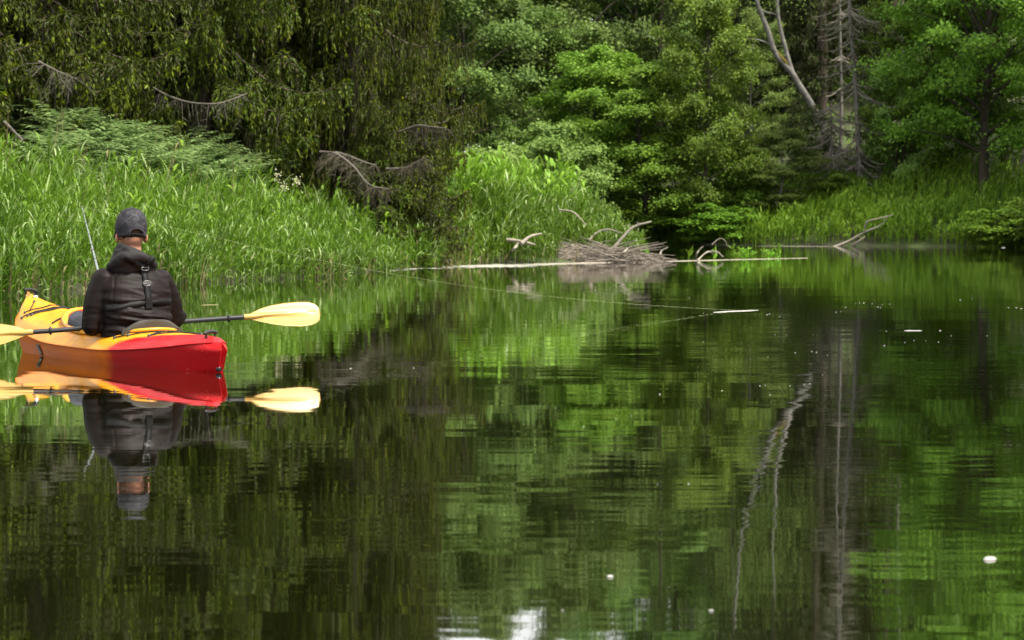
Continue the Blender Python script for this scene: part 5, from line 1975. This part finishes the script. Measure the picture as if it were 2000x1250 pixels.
SX = .030
strap('harness_strap', [(SX, .608), (SX + .002, .55), (SX + .004, .47), (SX + .004, .37)], .040)
strap('harness_strap', [(SX + .005, .597), (-.04, .630), (-.10, .662)], .040, .009)
strap('harness_strap', [(SX - .004, .600), (.055, .628), (.085, .662)], .040, .010)
strap('chest_strap', [(-.215, .342), (-.10, .362), (SX, .372), (.11, .378), (.205, .376)], .040, .006, 40, False)


def frame_buckle(name, xl, zl, w, h, mat, rot=0.0):
    c, nn = back_pt(xl, zl, .013)
    mb = MB()
    k = 20
    th = np.arange(k + 1) / k * 2 * np.pi
    ex = np.sign(np.cos(th)) * np.abs(np.cos(th)) ** .5 * w / 2
    ez = np.sign(np.sin(th)) * np.abs(np.sin(th)) ** .5 * h / 2
    P = np.stack([c[0] + ex, np.full(k + 1, c[1]), c[2] + ez], -1)
    tubes(mb, P, np.full(k + 1, .0042), 6)
    tubes(mb, np.array([(c[0] - w / 2, c[1], c[2]), (c[0], c[1] - .002, c[2]), (c[0] + w / 2, c[1], c[2])]), np.full(3, .004), 6, cap=True)
    return mb.build(name, mat, person)


M['buckle'] = plain('grey_plastic_buckle', (.07, .073, .076), .25, .6, var=.2)
frame_buckle('buckle', SX, .600, .046, .036, M['buckle'])
frame_buckle('buckle', SX + .004, .492, .050, .026, M['buckle'])
c, nn = back_pt(SX + .004, .375, .012)
mb = MB()
mb_w = np.array([(-.024, 0, -.03), (.024, 0, -.03), (.024, 0, .03), (-.024, 0, .03)])
v8 = np.vstack([mb_w * (1, 1, 1) + c + (0, .004, 0), mb_w * (.88, 1, .9) + c - (0, .006, 0)])
mb.add(v8, [(4, 5, 6, 7), (0, 1, 5, 4), (1, 2, 6, 5), (2, 3, 7, 6), (3, 0, 4, 7), (3, 2, 1, 0)])
mb.build('strap_joiner', M['web'], person, smooth=False)

# ------------------------------------------------------------------ paddle
paddle = tag(empty('paddle', PAD_C), 'two bladed paddle with yellow blades and black shaft held across the kayak', 'paddle')
bxv = pd
paddle.rotation_euler = bxv.to_track_quat('X', 'Z').to_euler()
half = (PAD_R - PAD_L).length / 2
mb = MB()
tubes(mb, np.array([(-half - .015, 0, 0), (-half * .5, 0, 0), (0, 0, 0), (half * .5, 0, 0), (half + .015, 0, 0)]), np.full(5, .0155), 14, cap=True)
mb.build('shaft', plain('black_anodised_shaft', (.010, .011, .013), .28, .6, var=.2), paddle)
for sx_ in (-half + .155, half - .145):
    mb = MB()
    tubes(mb, np.array([(sx_ - .012, 0, 0), (sx_ - .006, 0, 0), (sx_ - .004, 0, 0), (sx_ + .004, 0, 0), (sx_ + .006, 0, 0), (sx_ + .012, 0, 0)]), np.array([.0175, .0185, .027, .027, .0185, .0175]), 16, cap=True)
    mb.build('drip_ring', M['black_rubber'], paddle)
# ferrule
M['blade'] = plain('yellow_blade_plastic', (.41, .25, .055), .38, .5, var=.06, scale=10)
bt = [0, .06, .15, .30, .50, .70, .85, .94, .985, 1.0]
b_top = [.021, .034, .052, .070, .082, .086, .083, .066, .043, .016]
b_bot = [-.021, -.028, -.042, -.062, -.080, -.088, -.082, -.064, -.044, -.010]


def blade(sgn, feather):
    nu, nv = 44, 23
    u = np.linspace(0, 1, nu)
    w = np.linspace(-1, 1, nv)
    U, Wv = np.meshgrid(u, w, indexing='ij')
    tp_, bt_ = np.interp(U, bt, b_top), np.interp(U, bt, b_bot)
    # the outline smoothed
    zc = (tp_ + bt_) / 2
    z = zc + Wv * (tp_ - bt_) / 2
    ridge = .015 * np.exp(-((z - .004) / .012) ** 2) * np.clip(1 - U / .86, 0, 1) ** .7
    dih = .10 * np.abs(z) ** 1.3 * .35 + .020 * U ** 2
    line = -.003 * np.exp(-((z + .020 - .03 * U) / .004) ** 2) * (U > .2) * (U < .93)
    th_ = .0018 * (1 - Wv ** 4) + .0010
    x = U * .46
    fr = np.stack([x, -(ridge + th_) + dih + line * -1, z], -1)
    bk = np.stack([x, th_ + dih + ridge * .6, z], -1)
    fr[..., 1] *= 1
    mb = MB()
    ii = np.arange(nu * nv).reshape(nu, nv)
    f = np.stack([ii[:-1, :-1], ii[1:, :-1], ii[1:, 1:], ii[:-1, 1:]], -1).reshape(-1, 4)
    edge = np.concatenate([ii[0, :], ii[1:, -1], ii[-1, :-1][::-1], ii[1:-1, 0][::-1]])
    e2 = np.roll(edge, -1)
    n0 = nu * nv
    mb.add(np.vstack([fr.reshape(-1, 3), bk.reshape(-1, 3)]), np.concatenate([f, f[:, ::-1] + n0, np.stack([edge, edge + n0, e2 + n0, e2], -1)]))
    # socket round the shaft
    tubes(mb, np.array([(-.045, 0, 0), (-.02, 0, 0), (.02, 0, 0), (.09, -.001, .002)]), np.array([.0185, .0195, .019, .012]), 12, cap=True)
    o = mb.build('blade', M['blade'], paddle)
    if sgn > 0:
        o.matrix_local = Matrix.Translation((half, 0, 0)) @ Matrix.Rotation(feather, 4, 'X')
    else:
        o.matrix_local = Matrix.Translation((-half, 0, 0)) @ Matrix.Rotation(math.pi, 4, 'Z') @ Matrix.Rotation(feather, 4, 'X') @ Matrix.Scale(-1, 4, (0, 1, 0))
    return o


blade(1, R(-24))
blade(-1, R(22))

# ------------------------------------------------------------------ fishing rod and its line
rod = tag(empty('fishing_rod', ROD_BUTT), 'thin pale fishing rod rising past the angler\'s shoulder, its line running out to the water', 'fishing rod')
rp = ROD_BUTT
length = (ROD_B - ROD_BUTT).length
mb = MB()
t = np.linspace(0, 1, 14)
P = np.array([tuple((ROD_B - ROD_BUTT) * q) for q in t])
tubes(mb, P, np.interp(t, [0, .35, 1], [.0085, .0075, .0022]), 8, cap=True)
mb.build('blank', plain('pale_grey_rod_blank', (.20, .225, .235), .3, .5, var=.15), rod)
mb = MB()
tubes(mb, P[:3] * 1.0, np.full(3, .013), 10, cap=True)
mb.build('grip', plain('cork_grip', (.42, .28, .15), .8, .2, var=.25, scale=60), rod)
for q in (.36, .46, .52, .64, .78, .9):
    c = np.array((ROD_B - ROD_BUTT) * q)
    mb = MB()
    a = np.array(rd) * .012
    tubes(mb, np.array([c - a, c, c + a]), np.array([.0078, .0098, .0078]) * (1.2 - .6 * q), 8)
    mb.build('ferrule', M['black'], rod)
c = np.array((ROD_B - ROD_BUTT) * .13) + np.array([0, 0, -.04])
mb = MB()
tubes(mb, np.array([c + (-.02, 0, 0), c + (-.018, 0, 0), c + (.018, 0, 0), c + (.02, 0, 0)]), np.array([.02, .028, .028, .02]), 14, cap=True)
mb.build('reel', M['black'], rod)
LE = on_water(1440, 606.5)
k = 40
t = np.linspace(0, 1, k)[:, None]
P = np.array(ROD_B)[None] * (1 - t) + np.array(LE)[None] * t
P[:, 2] -= .16 * np.sin(np.pi * t[:, 0])
P[-1, 2] = .004
mb = MB()
tubes(mb, P - np.array(ROD_BUTT), np.interp(t[:, 0], [0, 1], [.0003, .0005]), 5)
mb.build('fishing_line', plain('pale_green_line', (.55, .62, .35), .4, .5, var=.05), rod)
# white stick standing in for the line's wake on the water
a_, b_ = on_water(1393, 610.0), on_water(1482, 605.8)
stick(a_, b_, .0055, white, 'long white wake streak where the fishing line meets the water', None, 'wake_streak', 'line')
